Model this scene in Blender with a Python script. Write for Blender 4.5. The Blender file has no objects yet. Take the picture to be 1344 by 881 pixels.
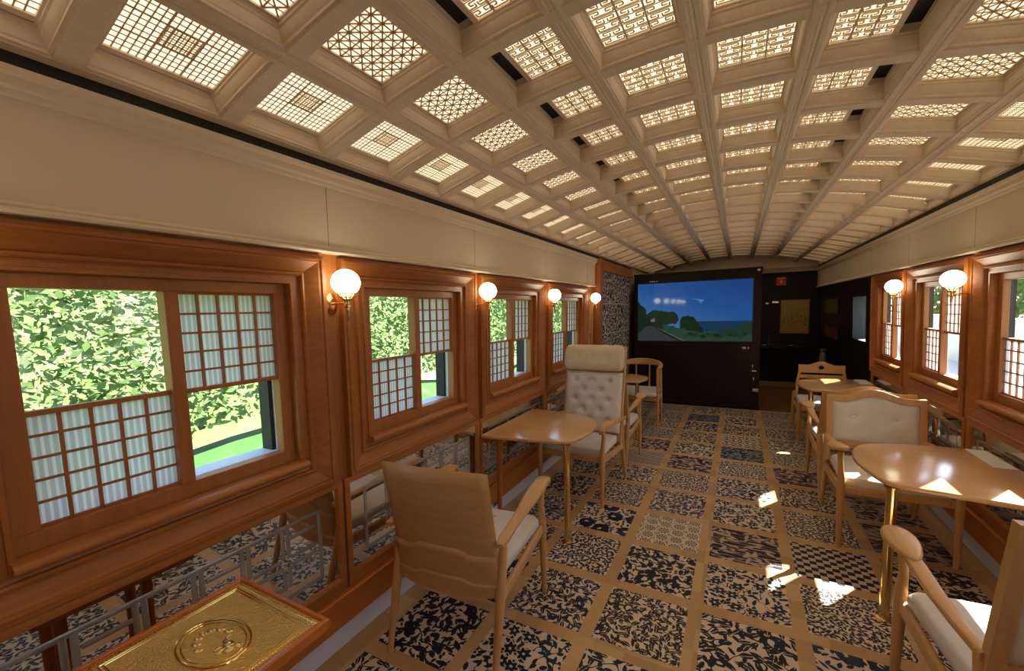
import bpy, math, random
from mathutils import Vector, Matrix
R_ = math.radians
SC = bpy.context.scene
COL = SC.collection
random.seed(7)
PI = math.pi

# ------------------------------------------------------------------ camera
def setup_camera():
    y, t, r = R_(27.915), R_(-5.84), R_(-1.662)
    fw = Vector((-math.sin(y) * math.cos(t), math.cos(y) * math.cos(t), math.sin(t)))
    rt = Vector((math.cos(y), math.sin(y), 0))
    up = rt.cross(fw)
    rt2 = rt * math.cos(r) + up * math.sin(r)
    up2 = up * math.cos(r) - rt * math.sin(r)
    cd = bpy.data.cameras.new('camera')
    cd.sensor_width = 36
    cd.lens = 36 * 540.06 / 1344
    cd.shift_x = -10.3 / 1344
    cd.shift_y = 23.5 / 1344
    cd.clip_start = .02
    co = bpy.data.objects.new('camera', cd)
    m = Matrix((rt2, up2, -fw)).transposed().to_4x4()
    m.translation = (0.1418, 0, 1.5255)
    co.matrix_world = m
    COL.objects.link(co)
    SC.camera = co
setup_camera()

# ------------------------------------------------------------------ light and exposure
SC.view_settings.view_transform = 'Standard'
SC.view_settings.look = 'None'
SC.view_settings.gamma = 1
SC.view_settings.use_curve_mapping = False
SC.view_settings.exposure = 1.05
SUN = 19.0
SKY = 0.46
PAPER = 0.80          # glow of the ceiling light panels
GLOBE = 4.5           # glow of the opal wall lamps
def setup_light():
    w = bpy.data.worlds.new('sky')
    SC.world = w
    w.use_nodes = True
    n = w.node_tree.nodes
    bg = n['Background']
    st = n.new('ShaderNodeTexSky')
    st.sky_type = 'NISHITA'
    st.sun_disc = False
    st.sun_elevation = R_(42)
    st.sun_rotation = R_(40)
    w.node_tree.links.new(st.outputs[0], bg.inputs[0])
    bg.inputs[1].default_value = SKY
    ld = bpy.data.lights.new('sun', 'SUN')
    ld.energy = SUN
    ld.angle = R_(.6)
    ld.color = (1, .97, .92)
    lo = bpy.data.objects.new('sun', ld)
    lo.rotation_euler = Vector((-.70, -1.02, -1)).to_track_quat('-Z', 'Y').to_euler()
    lo.location = (6, 2, 9)
    COL.objects.link(lo)
setup_light()

# ------------------------------------------------------------------ mesh helper
def rrect(w, h, r, n=4):
    r = min(r, w / 2 - 1e-4, h / 2 - 1e-4)
    out = []
    for cx, cy, a0 in ((w / 2 - r, h / 2 - r, 0), (-w / 2 + r, h / 2 - r, 90), (-w / 2 + r, -h / 2 + r, 180), (w / 2 - r, -h / 2 + r, 270)):
        for k in range(n + 1):
            a = R_(a0 + 90 * k / n)
            out.append((cx + r * math.cos(a), cy + r * math.sin(a)))
    return out

class MB:
    def __init__(s):
        s.v = []; s.f = []; s.m = []
    def add(s, vs, fs, mat=0):
        o = len(s.v)
        s.v += [tuple(p) for p in vs]
        for f in fs:
            s.f.append(tuple(i + o for i in f)); s.m.append(mat)
    def hexa(s, p, mat=0):      # 8 points: bottom loop 0-3, top loop 4-7
        s.add(p, [(3, 2, 1, 0), (4, 5, 6, 7), (0, 1, 5, 4), (1, 2, 6, 5), (2, 3, 7, 6), (3, 0, 4, 7)], mat)
    def box(s, x0, x1, y0, y1, z0, z1, mat=0):
        s.hexa([(x0, y0, z0), (x1, y0, z0), (x1, y1, z0), (x0, y1, z0), (x0, y0, z1), (x1, y0, z1), (x1, y1, z1), (x0, y1, z1)], mat)
    def loft(s, rings, mat=0, cap=True):
        n = len(rings[0]); o = len(s.v)
        for r in rings: s.v += [tuple(p) for p in r]
        for a in range(len(rings) - 1):
            for k in range(n):
                q = (k + 1) % n
                s.f.append((o + a * n + k, o + a * n + q, o + (a + 1) * n + q, o + (a + 1) * n + k)); s.m.append(mat)
        if cap:
            s.f.append(tuple(o + k for k in reversed(range(n)))); s.m.append(mat)
            b = o + (len(rings) - 1) * n
            s.f.append(tuple(b + k for k in range(n))); s.m.append(mat)
    def tube(s, pts, rad, seg=12, mat=0, cap=True):
        pts = [Vector(p) for p in pts]
        if not hasattr(rad, '__len__'): rad = [rad] * len(pts)
        rings = []
        ref = None
        for i, p in enumerate(pts):
            d = (pts[min(i + 1, len(pts) - 1)] - pts[max(i - 1, 0)]).normalized()
            if ref is None:
                ref = Vector((1, 0, 0)) if abs(d.x) < .8 else Vector((0, 1, 0))
            a = (ref - d * ref.dot(d)).normalized(); ref = a
            b = d.cross(a)
            rings.append([p + (a * math.cos(2 * PI * k / seg) + b * math.sin(2 * PI * k / seg)) * rad[i] for k in range(seg)])
        s.loft(rings, mat, cap)
    def sweep(s, pts, secs, mat=0, side=(1, 0, 0)):
        # secs: (width along side, thickness) rounded-rect section at each point
        pts = [Vector(p) for p in pts]; sd = Vector(side); rings = []
        for i, p in enumerate(pts):
            d = (pts[min(i + 1, len(pts) - 1)] - pts[max(i - 1, 0)]).normalized()
            a = (sd - d * sd.dot(d)).normalized(); b = d.cross(a)
            w, h = secs[i] if isinstance(secs, list) else secs
            rings.append([p + a * x + b * y for x, y in rrect(w, h, min(w, h) * .32, 3)])
        s.loft(rings, mat)
    def lathe(s, prof, seg=20, c=(0, 0, 0), mat=0, cap=True):
        s.loft([[(c[0] + r * math.cos(2 * PI * k / seg), c[1] + r * math.sin(2 * PI * k / seg), c[2] + z) for k in range(seg)] for r, z in prof], mat, cap)
    def sphere(s, c, r, seg=16, rings=10, sx=1, sy=1, sz=1, mat=0):
        prof = []
        for k in range(rings + 1):
            a = -PI / 2 + PI * k / rings
            prof.append((max(r * math.cos(a), 1e-4), r * math.sin(a)))
        s.loft([[(c[0] + sx * q * math.cos(2 * PI * k / seg), c[1] + sy * q * math.sin(2 * PI * k / seg), c[2] + sz * z) for k in range(seg)] for q, z in prof], mat)
    def bar(s, p, q, w, h, up=(0, 0, 1), mat=0):
        p, q = Vector(p), Vector(q); d = (q - p).normalized()
        a = d.cross(Vector(up)).normalized(); b = a.cross(d)
        c = [(-w / 2, -h / 2), (w / 2, -h / 2), (w / 2, h / 2), (-w / 2, h / 2)]
        s.hexa([p + a * x + b * y for x, y in c] + [q + a * x + b * y for x, y in c], mat)
    def prism(s, poly, fn0, fn1, mat=0):   # polygon (u,v) mapped by two functions
        s.loft([[fn0(u, v) for u, v in poly], [fn1(u, v) for u, v in poly]], mat)
    def grid(s, fn, nu, nv, mat=0):
        o = len(s.v)
        for j in range(nv + 1):
            for i in range(nu + 1): s.v.append(tuple(fn(i / nu, j / nv)))
        for j in range(nv):
            for i in range(nu):
                a = o + j * (nu + 1) + i
                s.f.append((a, a + 1, a + nu + 2, a + nu + 1)); s.m.append(mat)
    def build(s, name, mats, parent=None, smooth=True, bevel=0, angle=35, fix=True):
        if not isinstance(mats, (list, tuple)): mats = [mats]
        off = Vector((0, 0, 0))
        q = parent
        while q is not None:
            if q.get('_world'): off = q.matrix_basis.translation
            q = q.parent
        me = bpy.data.meshes.new(name)
        me.from_pydata([tuple(Vector(p) - off) for p in s.v], [], s.f)
        for m in mats: me.materials.append(m)
        me.polygons.foreach_set('material_index', s.m)
        if fix:
            import bmesh
            bm = bmesh.new(); bm.from_mesh(me)
            bmesh.ops.recalc_face_normals(bm, faces=bm.faces)
            bm.to_mesh(me); bm.free()
        if smooth:
            me.polygons.foreach_set('use_smooth', [True] * len(me.polygons))
            me.set_sharp_from_angle(angle=R_(angle))
        o = bpy.data.objects.new(name, me)
        COL.objects.link(o)
        if parent is not None: o.parent = parent
        if bevel:
            b = o.modifiers.new('bevel', 'BEVEL'); b.width = bevel; b.segments = 2; b.limit_method = 'ANGLE'; b.angle_limit = R_(50)
        return o

def tag(o, label, cat, group=None, kind=None):
    o['label'] = label; o['category'] = cat
    if group: o['group'] = group
    if kind: o['kind'] = kind
    return o
def thing(name, loc, label, cat, group=None, rz=0, kind=None, world=True):
    o = bpy.data.objects.new(name, None)
    o.empty_display_size = .1
    o.location = loc; o.rotation_euler = (0, 0, rz)
    COL.objects.link(o)
    if world: o['_world'] = 1     # meshes for it are written in world coordinates
    return tag(o, label, cat, group, kind)
def struct(o, label, cat):
    return tag(o, label, cat, None, 'structure')
def copy_tree(o, parent=None):
    c = o.copy(); COL.objects.link(c)
    if parent is not None: c.parent = parent
    for ch in list(o.children): copy_tree(ch, c)
    return c

# ------------------------------------------------------------------ materials
def newmat(name):
    m = bpy.data.materials.new(name); m.use_nodes = True
    nt = m.node_tree
    return m, nt, nt.nodes['Principled BSDF']
def plain(name, c, rough=.5, metal=0, spec=.5, coat=0):
    m, nt, b = newmat(name)
    b.inputs['Base Color'].default_value = (*c, 1)
    b.inputs['Roughness'].default_value = rough
    b.inputs['Metallic'].default_value = metal
    b.inputs['Specular IOR Level'].default_value = spec
    b.inputs['Coat Weight'].default_value = coat
    b.inputs['Coat Roughness'].default_value = .12
    return m
class G:   # small node-graph writer
    def __init__(s, nt): s.nt = nt
    def link(s, a, sock):
        if isinstance(a, (int, float)): sock.default_value = a
        elif isinstance(a, tuple): sock.default_value = a
        else: s.nt.links.new(a, sock)
    def m(s, op, a, b=0.0, c=0.0):
        n = s.nt.nodes.new('ShaderNodeMath'); n.operation = op
        s.link(a, n.inputs[0]); s.link(b, n.inputs[1]); s.link(c, n.inputs[2])
        return n.outputs[0]
    def v(s, op, a, b=(0, 0, 0)):
        n = s.nt.nodes.new('ShaderNodeVectorMath'); n.operation = op
        s.link(a, n.inputs[0])
        if op == 'SCALE': s.link(b, n.inputs['Scale'])
        else: s.link(b, n.inputs[1])
        return n.outputs['Value'] if op in ('LENGTH', 'DOT_PRODUCT') else n.outputs[0]
    def obj(s): return s.nt.nodes.new('ShaderNodeTexCoord').outputs['Object']
    def sep(s, a):
        n = s.nt.nodes.new('ShaderNodeSeparateXYZ'); s.link(a, n.inputs[0]); return n.outputs
    def comb(s, x, y, z):
        n = s.nt.nodes.new('ShaderNodeCombineXYZ')
        for k, q in enumerate((x, y, z)): s.link(q, n.inputs[k])
        return n.outputs[0]
    def noise(s, vec, scale, detail=2, rough=.5, color=False):
        n = s.nt.nodes.new('ShaderNodeTexNoise')
        n.inputs['Scale'].default_value = scale; n.inputs['Detail'].default_value = detail; n.inputs['Roughness'].default_value = rough
        s.link(vec, n.inputs['Vector'])
        return n.outputs['Color'] if color else n.outputs[0]
    def mix(s, f, a, b):
        n = s.nt.nodes.new('ShaderNodeMix'); n.data_type = 'RGBA'
        s.link(f, n.inputs[0])
        s.link((*a, 1) if isinstance(a, tuple) and len(a) == 3 else a, n.inputs[6])
        s.link((*b, 1) if isinstance(b, tuple) and len(b) == 3 else b, n.inputs[7])
        return n.outputs[2]
    def ramp(s, f, stops):
        n = s.nt.nodes.new('ShaderNodeValToRGB'); e = n.color_ramp.elements
        e[0].position, e[0].color = stops[0][0], (*stops[0][1], 1)
        e[1].position, e[1].color = stops[-1][0], (*stops[-1][1], 1)
        for p, c in stops[1:-1]:
            q = e.new(p); q.color = (*c, 1)
        s.link(f, n.inputs[0]); return n.outputs[0]
    def bump(s, h, strength, dist, bsdf):
        n = s.nt.nodes.new('ShaderNodeBump')
        n.inputs['Strength'].default_value = strength; n.inputs['Distance'].default_value = dist
        s.link(h, n.inputs['Height']); s.nt.links.new(n.outputs[0], bsdf.inputs['Normal'])

def wood(name, c1, c2, axis='y', rough=.4, scale=1.0, coat=0.0, spec=.4):
    m, nt, b = newmat(name); g = G(nt)
    st = {'x': (3, 60, 60), 'y': (60, 3, 60), 'z': (60, 60, 3)}[axis]
    v = g.v('MULTIPLY', g.obj(), tuple(q * scale for q in st))
    n1 = g.noise(v, 1, 3, .6)
    v2 = g.v('MULTIPLY', g.obj(), tuple(q * scale * .12 for q in st))
    n2 = g.noise(v2, 1, 2)
    f = g.m('ADD', g.m('MULTIPLY', n1, .55), g.m('MULTIPLY', n2, .45))
    c = g.ramp(f, [(.36, c2), (.64, c1)])
    nt.links.new(c, b.inputs['Base Color'])
    b.inputs['Roughness'].default_value = rough
    b.inputs['Specular IOR Level'].default_value = spec
    b.inputs['Coat Weight'].default_value = coat
    b.inputs['Coat Roughness'].default_value = .15
    return m

CHERRY = wood('cherry_wood', (.45, .165, .038), (.33, .11, .024), 'y', .38)
CHERRY_V = wood('cherry_wood_upright', (.43, .155, .036), (.32, .105, .023), 'z', .38)
SASH = wood('sash_wood', (.45, .175, .048), (.35, .125, .032), 'z', .42)
FASCIA = wood('fascia_wood', (.56, .18, .03), (.46, .125, .02), 'y', .3, spec=.5)
BEECH = wood('beech_wood', (.64, .36, .145), (.54, .285, .105), 'z', .36)
BEECH_H = wood('beech_wood_level', (.66, .375, .15), (.56, .30, .11), 'y', .36)
BEECH_X = wood('beech_wood_cross', (.64, .36, .145), (.54, .285, .105), 'x', .36)
TABLE = wood('table_wood', (.66, .38, .165), (.58, .32, .125), 'x', .16, scale=.7, coat=.5)
CEILW = wood('ceiling_wood', (.78, .65, .51), (.70, .575, .44), 'y', .5)
FRIEZE = plain('frieze_board', (.78, .66, .48), .55)
CREAM = plain('cream_leather', (.70, .62, .52), .5)
def leather():
    m, nt, b = newmat('cream_leather'); g = G(nt)
    n = g.noise(g.obj(), 9, 3)
    nt.links.new(g.ramp(n, [(.3, (.66, .58, .48)), (.7, (.74, .67, .58))]), b.inputs['Base Color'])
    g.bump(g.noise(g.obj(), 260, 2), .12, .002, b)
    b.inputs['Roughness'].default_value = .5
    return m
CREAM = leather()
BUTTON = plain('leather_button', (.74, .66, .56), .35)
BRASS = plain('polished_brass', (.83, .60, .25), .13, 1)
COPPER = plain('copper', (.62, .27, .12), .22, 1)
BLACK = plain('matt_black', (.006, .006, .006), .6)
EBONY = plain('dark_lacquer', (.010, .006, .005), .28, spec=.35)
DARKWOOD = plain('dark_panelling', (.012, .009, .008), .4, spec=.3)
WHITE = plain('white_paint', (.72, .72, .74), .5)
SILVER = plain('brushed_silver', (.7, .7, .7), .25, 1)
MIRROR = plain('mirror_silver', (.62, .60, .58), .015, 1)
BEVELG = plain('bevelled_glass', (.40, .39, .39), .2, .65)

def glow(name, c, k):
    m = bpy.data.materials.new(name); m.use_nodes = True
    nt = m.node_tree; nt.nodes.remove(nt.nodes['Principled BSDF'])
    e = nt.nodes.new('ShaderNodeEmission')
    e.inputs[0].default_value = (*c, 1); e.inputs[1].default_value = k
    nt.links.new(e.outputs[0], nt.nodes['Material Output'].inputs[0])
    return m
LIT = glow('lit_panel_paper', (1, .80, .53), PAPER)
OPAL = glow('opal_glass', (1, .86, .62), GLOBE)

def glass():
    m = bpy.data.materials.new('window_glass'); m.use_nodes = True
    nt = m.node_tree; nt.nodes.remove(nt.nodes['Principled BSDF'])
    a = nt.nodes.new('ShaderNodeBsdfTransparent'); a.inputs[0].default_value = (.95, .97, .95, 1)
    b = nt.nodes.new('ShaderNodeBsdfGlossy'); b.inputs['Roughness'].default_value = .01
    lw = nt.nodes.new('ShaderNodeLayerWeight'); lw.inputs[0].default_value = .5
    g = G(nt); fac = g.m('MULTIPLY_ADD', g.m('POWER', lw.outputs['Facing'], 5.0), .5, .02)
    mx = nt.nodes.new('ShaderNodeMixShader')
    nt.links.new(fac, mx.inputs[0]); nt.links.new(a.outputs[0], mx.inputs[1]); nt.links.new(b.outputs[0], mx.inputs[2])
    nt.links.new(mx.outputs[0], nt.nodes['Material Output'].inputs[0])
    return m
GLASS = glass()
def paper():
    m = bpy.data.materials.new('shoji_paper'); m.use_nodes = True
    nt = m.node_tree; nt.nodes.remove(nt.nodes['Principled BSDF']); g = G(nt)
    x, y, z = g.sep(g.obj())
    s = g.m('SINE', g.m('MULTIPLY', y, 2 * PI / .0158))
    c = g.ramp(s, [(.0, (.66, .62, .64)), (.5, (.93, .92, .93)), (1, (.95, .94, .95))])
    n = nt.nodes.new('ShaderNodeMapRange')
    d = nt.nodes.new('ShaderNodeBsdfDiffuse'); t = nt.nodes.new('ShaderNodeBsdfTranslucent')
    nt.nodes.remove(n)
    nt.links.new(c, d.inputs[0]); nt.links.new(c, t.inputs[0])
    mx = nt.nodes.new('ShaderNodeMixShader'); mx.inputs[0].default_value = .42
    nt.links.new(d.outputs[0], mx.inputs[1]); nt.links.new(t.outputs[0], mx.inputs[2])
    nt.links.new(mx.outputs[0], nt.nodes['Material Output'].inputs[0])
    return m
PAPERM = paper()

# block-printed floor tiles -------------------------------------------------
def leaf_layer(g, vec, l, w, rnd=.85, base=0.0, var=6.28, rib=0.0):
    n = g.nt.nodes.new('ShaderNodeTexVoronoi'); n.voronoi_dimensions = '2D'
    n.inputs['Scale'].default_value = 1; n.inputs['Randomness'].default_value = rnd
    g.link(vec, n.inputs['Vector'])
    d = g.v('SUBTRACT', vec, n.outputs['Position'])
    r = g.nt.nodes.new('ShaderNodeVectorRotate'); r.rotation_type = 'Z_AXIS'
    g.link(d, r.inputs['Vector'])
    cr = g.sep(n.outputs['Color'])
    g.link(g.m('MULTIPLY_ADD', cr[0], var, base), r.inputs['Angle'])
    x, y, z = g.sep(r.outputs[0])
    q = g.m('DIVIDE', x, l)
    env = g.m('MULTIPLY', g.m('SUBTRACT', 1.0, g.m('MULTIPLY', q, q)), w)
    ay = g.m('ABSOLUTE', y)
    leaf = g.m('GREATER_THAN', env, ay)
    if rib: leaf = g.m('MULTIPLY', leaf, g.m('GREATER_THAN', ay, rib))
    return leaf
def flower_layer(g, vec, rad, rnd=.7, petals=6, keep=.5):
    n = g.nt.nodes.new('ShaderNodeTexVoronoi'); n.voronoi_dimensions = '2D'
    n.inputs['Scale'].default_value = 1; n.inputs['Randomness'].default_value = rnd
    g.link(vec, n.inputs['Vector'])
    x, y, z = g.sep(g.v('SUBTRACT', vec, n.outputs['Position']))
    th = g.m('ARCTAN2', y, x); r = n.outputs['Distance']
    lim = g.m('MULTIPLY_ADD', g.m('COSINE', g.m('MULTIPLY', th, float(petals))), rad * .2, rad * .85)
    disc = g.m('MULTIPLY', g.m('GREATER_THAN', lim, r), g.m('GREATER_THAN', r, rad * .22))
    return g.m('MULTIPLY', disc, g.m('GREATER_THAN', keep, g.sep(n.outputs['Color'])[1])), g.m('MULTIPLY', g.m('GREATER_THAN', g.m('MULTIPLY', lim, 1.25), r), g.m('GREATER_THAN', keep, g.sep(n.outputs['Color'])[1]))
def stems(g, vec, scale, th):
    return g.m('GREATER_THAN', th, g.m('ABSOLUTE', g.m('SUBTRACT', g.noise(vec, scale, 1), .5)))
def tile_mat(name, kind, sc=1.0, ink=(.010, .012, .020), ink2=(.018, .035, .085), ground=(.70, .57, .41), seed=0.0):
    m, nt, b = newmat(name); g = G(nt)
    p = g.v('ADD', g.obj(), (seed, seed * .7, 0))
    x, y, z = g.sep(p)
    p = g.comb(x, y, 0.0)
    if kind in ('leaf', 'vine', 'dense', 'flower'): sc = sc * .84
    warp = g.v('SCALE', g.v('SUBTRACT', g.noise(p, 9 * sc, 1, color=True), (.5, .5, .5)), .035 / sc)
    pw = g.v('ADD', p, warp)
    def S(k, ox=0.0): return g.v('ADD', g.v('SCALE', pw, k * sc), (ox, ox * 1.3, 0))
    if kind == 'leaf':
        a = leaf_layer(g, S(26), .62, .24, rib=.025)
        c = leaf_layer(g, S(34, 3.7), .55, .2)
        d = stems(g, p, 13 * sc, .016)
        f = g.m('MAXIMUM', g.m('MAXIMUM', a, c), d)
    elif kind == 'flower':
        fl, halo = flower_layer(g, S(13), .36, keep=.75)
        a = leaf_layer(g, S(30, 1.1), .6, .24)
        d = stems(g, p, 15 * sc, .014)
        f = g.m('MAXIMUM', fl, g.m('MULTIPLY', g.m('MAXIMUM', a, d), g.m('SUBTRACT', 1.0, halo)))
    elif kind == 'vine':
        d = stems(g, p, 10 * sc, .022)
        a = leaf_layer(g, S(24, 2.2), .6, .27)
        c = leaf_layer(g, S(40, .4), .5, .2)
        f = g.m('MAXIMUM', g.m('MAXIMUM', a, c), d)
    elif kind == 'dense':
        a = leaf_layer(g, S(44), .6, .24)
        c = leaf_layer(g, S(36, 5.1), .6, .2)
        f = g.m('MAXIMUM', a, c)
    elif kind == 'rosette':
        q = g.v('SCALE', p, 11 * sc)
        n = nt.nodes.new('ShaderNodeTexVoronoi'); n.voronoi_dimensions = '2D'
        n.inputs['Randomness'].default_value = 0; n.inputs['Scale'].default_value = 1
        g.link(q, n.inputs['Vector'])
        dx, dy, dz = g.sep(g.v('SUBTRACT', q, n.outputs['Position'])); r = n.outputs['Distance']
        th = g.m('ARCTAN2', dy, dx)
        pet = g.m('GREATER_THAN', g.m('ADD', g.m('SINE', g.m('MULTIPLY', th, 9.0)), g.m('SINE', g.m('MULTIPLY', r, 42.0))), .0)
        ring = g.m('MULTIPLY', pet, g.m('GREATER_THAN', .42, r))
        f = g.m('MAXIMUM', ring, g.m('MULTIPLY', g.m('GREATER_THAN', r, .5), leaf_layer(g, S(50), .5, .2)))
    elif kind == 'checker':
        n = nt.nodes.new('ShaderNodeTexChecker'); n.inputs['Scale'].default_value = 1
        g.link(g.comb(g.m('MULTIPLY', x, 29.0), g.m('MULTIPLY', y, 29.0), .5), n.inputs['Vector'])
        f = n.outputs['Fac']
    elif kind == 'wave':
        f = g.m('GREATER_THAN', g.m('SINE', g.m('MULTIPLY_ADD', y, 200.0, g.m('MULTIPLY', g.m('SINE', g.m('MULTIPLY', x, 130.0)), 1.3))), -.05)
    elif kind == 'night':
        a = leaf_layer(g, S(18), .6, .16)
        c = stems(g, g.v('MULTIPLY', p, (.5, 2.5, 1)), 12, .03)
        f = g.m('SUBTRACT', 1.0, g.m('MAXIMUM', a, c))
    elif kind == 'motif':
        q = g.v('SCALE', p, 15 * sc)
        a = leaf_layer(g, q, .42, .25, rnd=0.0)
        c = leaf_layer(g, g.v('ADD', q, (.5, .5, 0)), .5, .12, rnd=0.0)
        f = g.m('MAXIMUM', a, c)
    elif kind == 'moon':
        fl, halo = flower_layer(g, S(6.5), .46, petals=1, keep=.85)
        a = leaf_layer(g, S(30, 1.1), .6, .24)
        f = g.m('MAXIMUM', fl, g.m('MULTIPLY', a, g.m('SUBTRACT', 1.0, fl)))
    hue = g.ramp(g.noise(p, 5, 2), [(.42, ink), (.62, ink2)])
    gr = g.mix(g.noise(p, 30, 2), tuple(q * .86 for q in ground), tuple(q * 1.1 for q in ground))
    nt.links.new(g.mix(f, gr, hue), b.inputs['Base Color'])
    b.inputs['Roughness'].default_value = .36
    b.inputs['Specular IOR Level'].default_value = .22
    return m
INK_R = (.05, .012, .018)
TILES = {
    'leaf': tile_mat('tile_leaf_print', 'leaf'),
    'leafbig': tile_mat('tile_large_leaf_print', 'leaf', .78, ink2=(.012, .018, .028), seed=3.3),
    'leafbrown': tile_mat('tile_brown_leaf_print', 'leaf', 1.15, ink=(.028, .018, .014), ink2=(.02, .014, .02), seed=8.1),
    'flower': tile_mat('tile_flower_print', 'flower', ink2=(.01, .03, .06), seed=1.7),
    'vine': tile_mat('tile_vine_print', 'vine', seed=5.2, ink2=(.012, .012, .03)),
    'dense': tile_mat('tile_dense_print', 'dense', seed=2.9),
    'densebrown': tile_mat('tile_fine_brown_print', 'dense', 1.25, ink=(.035, .022, .02), ink2=(.02, .015, .03), seed=6.6),
    'rosette': tile_mat('tile_rosette_print', 'rosette', ink=(.05, .036, .03), ink2=(.03, .025, .035)),
    'checker': tile_mat('tile_checker_print', 'checker', ink=(.018, .01, .016), ink2=(.012, .012, .035), ground=(.62, .5, .36)),
    'wave': tile_mat('tile_wave_print', 'wave', ink=(.02, .015, .02)),
    'night': tile_mat('tile_dark_blue_print', 'night', ink=(.010, .018, .032), ink2=(.014, .03, .055), ground=(.30, .30, .30)),
    'wine': tile_mat('tile_wine_print', 'night', .8, ink=(.012, .010, .022), ink2=INK_R, ground=(.5, .38, .28), seed=4.4),
    'motif': tile_mat('tile_motif_print', 'motif'),
    'moon': tile_mat('tile_moon_print', 'moon', ink2=(.016, .045, .12), seed=1.5),
}
def strip_wood():
    m, nt, b = newmat('floor_oak_strips'); g = G(nt)
    x, y, z = g.sep(g.obj())
    n = nt.nodes.new('ShaderNodeTexWhiteNoise'); n.noise_dimensions = '2D'
    g.link(g.comb(g.m('FLOOR', g.m('MULTIPLY', x, 7.4)), g.m('FLOOR', g.m('MULTIPLY', y, 7.1)), 0.0), n.inputs['Vector'])
    f = g.m('ADD', g.m('MULTIPLY', n.outputs['Value'], .55), g.m('MULTIPLY', g.noise(g.v('MULTIPLY', g.obj(), (12, 90, 1)), 1, 3), .45))
    nt.links.new(g.ramp(f, [(.15, (.42, .24, .095)), (.85, (.62, .39, .17))]), b.inputs['Base Color'])
    b.inputs['Roughness'].default_value = .34
    return m
STRIP = strip_wood()

# ------------------------------------------------------------------ room constants
XW = {-1: 1.42, 1: 1.40}
Y0, Y1 = -1.6, 8.9
def W(s, y, z, d):
    return (s * (XW[s] - .03 * (z - 1.3) - d), y, z)
def wbox(mb, s, y0, y1, z0, z1, d0, d1, mat=0):
    mb.hexa([W(s, y0, z0, d0), W(s, y0, z0, d1), W(s, y1, z0, d1), W(s, y1, z0, d0), W(s, y0, z1, d0), W(s, y0, z1, d1), W(s, y1, z1, d1), W(s, y1, z1, d0)], mat)

# ------------------------------------------------------------------ floor
def build_floor():
    mb = MB()
    names = list(TILES); mi = {n: i + 1 for i, n in enumerate(names)}
    gx, gy = .0325, .0355
    fixed = {(4, 2): 'checker', (2, 2): 'rosette', (3, 6): 'night', (3, 2): 'wine', (1, 2): 'moon', (1, 5): 'wave', (3, 1): 'flower', (3, 0): 'leafbig',
             (2, 0): 'leafbrown', (2, 1): 'vine', (3, 3): 'flower', (3, 7): 'motif', (1, 1): 'dense', (1, 0): 'leaf', (1, -1): 'flower', (0, 0): 'vine', (0, 1): 'leaf',
             (4, 1): 'densebrown', (4, 0): 'moon', (2, 5): 'wine', (2, 4): 'densebrown', (2, 3): 'leaf', (3, 4): 'leaf', (3, 5): 'densebrown', (4, 5): 'wine', (2, 9): 'night', (1, 4): 'flower', (1, 3): 'dense', (4, 3): 'densebrown', (0, -1): 'vine', (4, 4): 'leafbrown', (5, 1): 'dense', (5, 2): 'vine', (5, 3): 'wine', (2, -1): 'leafbig'}
    pool = ['leaf', 'leafbrown', 'dense', 'densebrown', 'flower', 'vine', 'leafbig', 'wine', 'densebrown', 'dense']
    for i in range(6):
        for j in range(-8, 11):
            xa = -.0126 + .45 * (i - 3) + gx; xb = xa + .45 - 2 * gx
            ya = 1.6775 + .459 * j + gy; yb = ya + .459 - 2 * gy
            if ya < Y0 + .05: continue
            k = fixed.get((i, j)) or pool[(i * 7 + j * 5 + (i * j) % 3) % len(pool)]
            mb.add([(xa, ya, 0), (xb, ya, 0), (xb, yb, 0), (xa, yb, 0)], [(0, 1, 2, 3)], mi[k])
    yend = 1.6775 + .459 * 11
    x0, x1 = -1.5, 1.48
    for i in range(7):     # strips running along the carriage
        xc = -.0126 + .45 * (i - 3)
        a = x0 if i == 0 else xc - gx; b = x1 if i == 6 else xc + gx
        mb.add([(a, Y0, 0), (b, Y0, 0), (b, yend + .03, 0), (a, yend + .03, 0)], [(0, 1, 2, 3)], 0)
    for i in range(6):     # cross strips
        xa = -.0126 + .45 * (i - 3) + gx; xb = xa + .45 - 2 * gx
        for j in range(-8, 12):
            yc = 1.6775 + .459 * j
            if yc - gy < Y0: continue
            mb.add([(xa, yc - gy, 0), (xb, yc - gy, 0), (xb, yc + gy, 0), (xa, yc + gy, 0)], [(0, 1, 2, 3)], 0)
    mb.add([(x0, yend + .03, 0), (x1, yend + .03, 0), (x1, Y1, 0), (x0, Y1, 0)], [(0, 1, 2, 3)], len(names) + 1)
    mb.add([(x0, Y0, -.06), (x1, Y0, -.06), (x1, Y1, -.06), (x0, Y1, -.06)], [(0, 1, 2, 3)], len(names) + 1)
    plank = wood('passage_floor_wood', (.28, .115, .04), (.20, .075, .025), 'x', .4)
    o = mb.build('floor', [STRIP] + [TILES[n] for n in names] + [plank], smooth=False, fix=False)
    struct(o, 'floor of block-printed navy tiles framed by pale wood strips', 'floor')
build_floor()

# ------------------------------------------------------------------ windows layout
# (side, y0, y1) of each panelled window unit
WIN = [(-1, -1.02, .05), (-1, .118, 1.163), (-1, 1.242, 2.285), (-1, 2.345, 3.40), (-1, 3.465, 4.62),
       (1, -.95, .10), (1, .17, 1.22), (1, 1.27, 2.32), (1, 2.375, 3.43), (1, 3.475, 4.50), (1, 4.545, 5.50)]
PZ0, PZ1 = .797, 1.776
OZ0, OZ1 = .930, 1.657
def opening(s, y0, y1):
    w = y1 - y0
    return y0 + .145 * w / 1.045, y1 - .145 * w / 1.045

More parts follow.
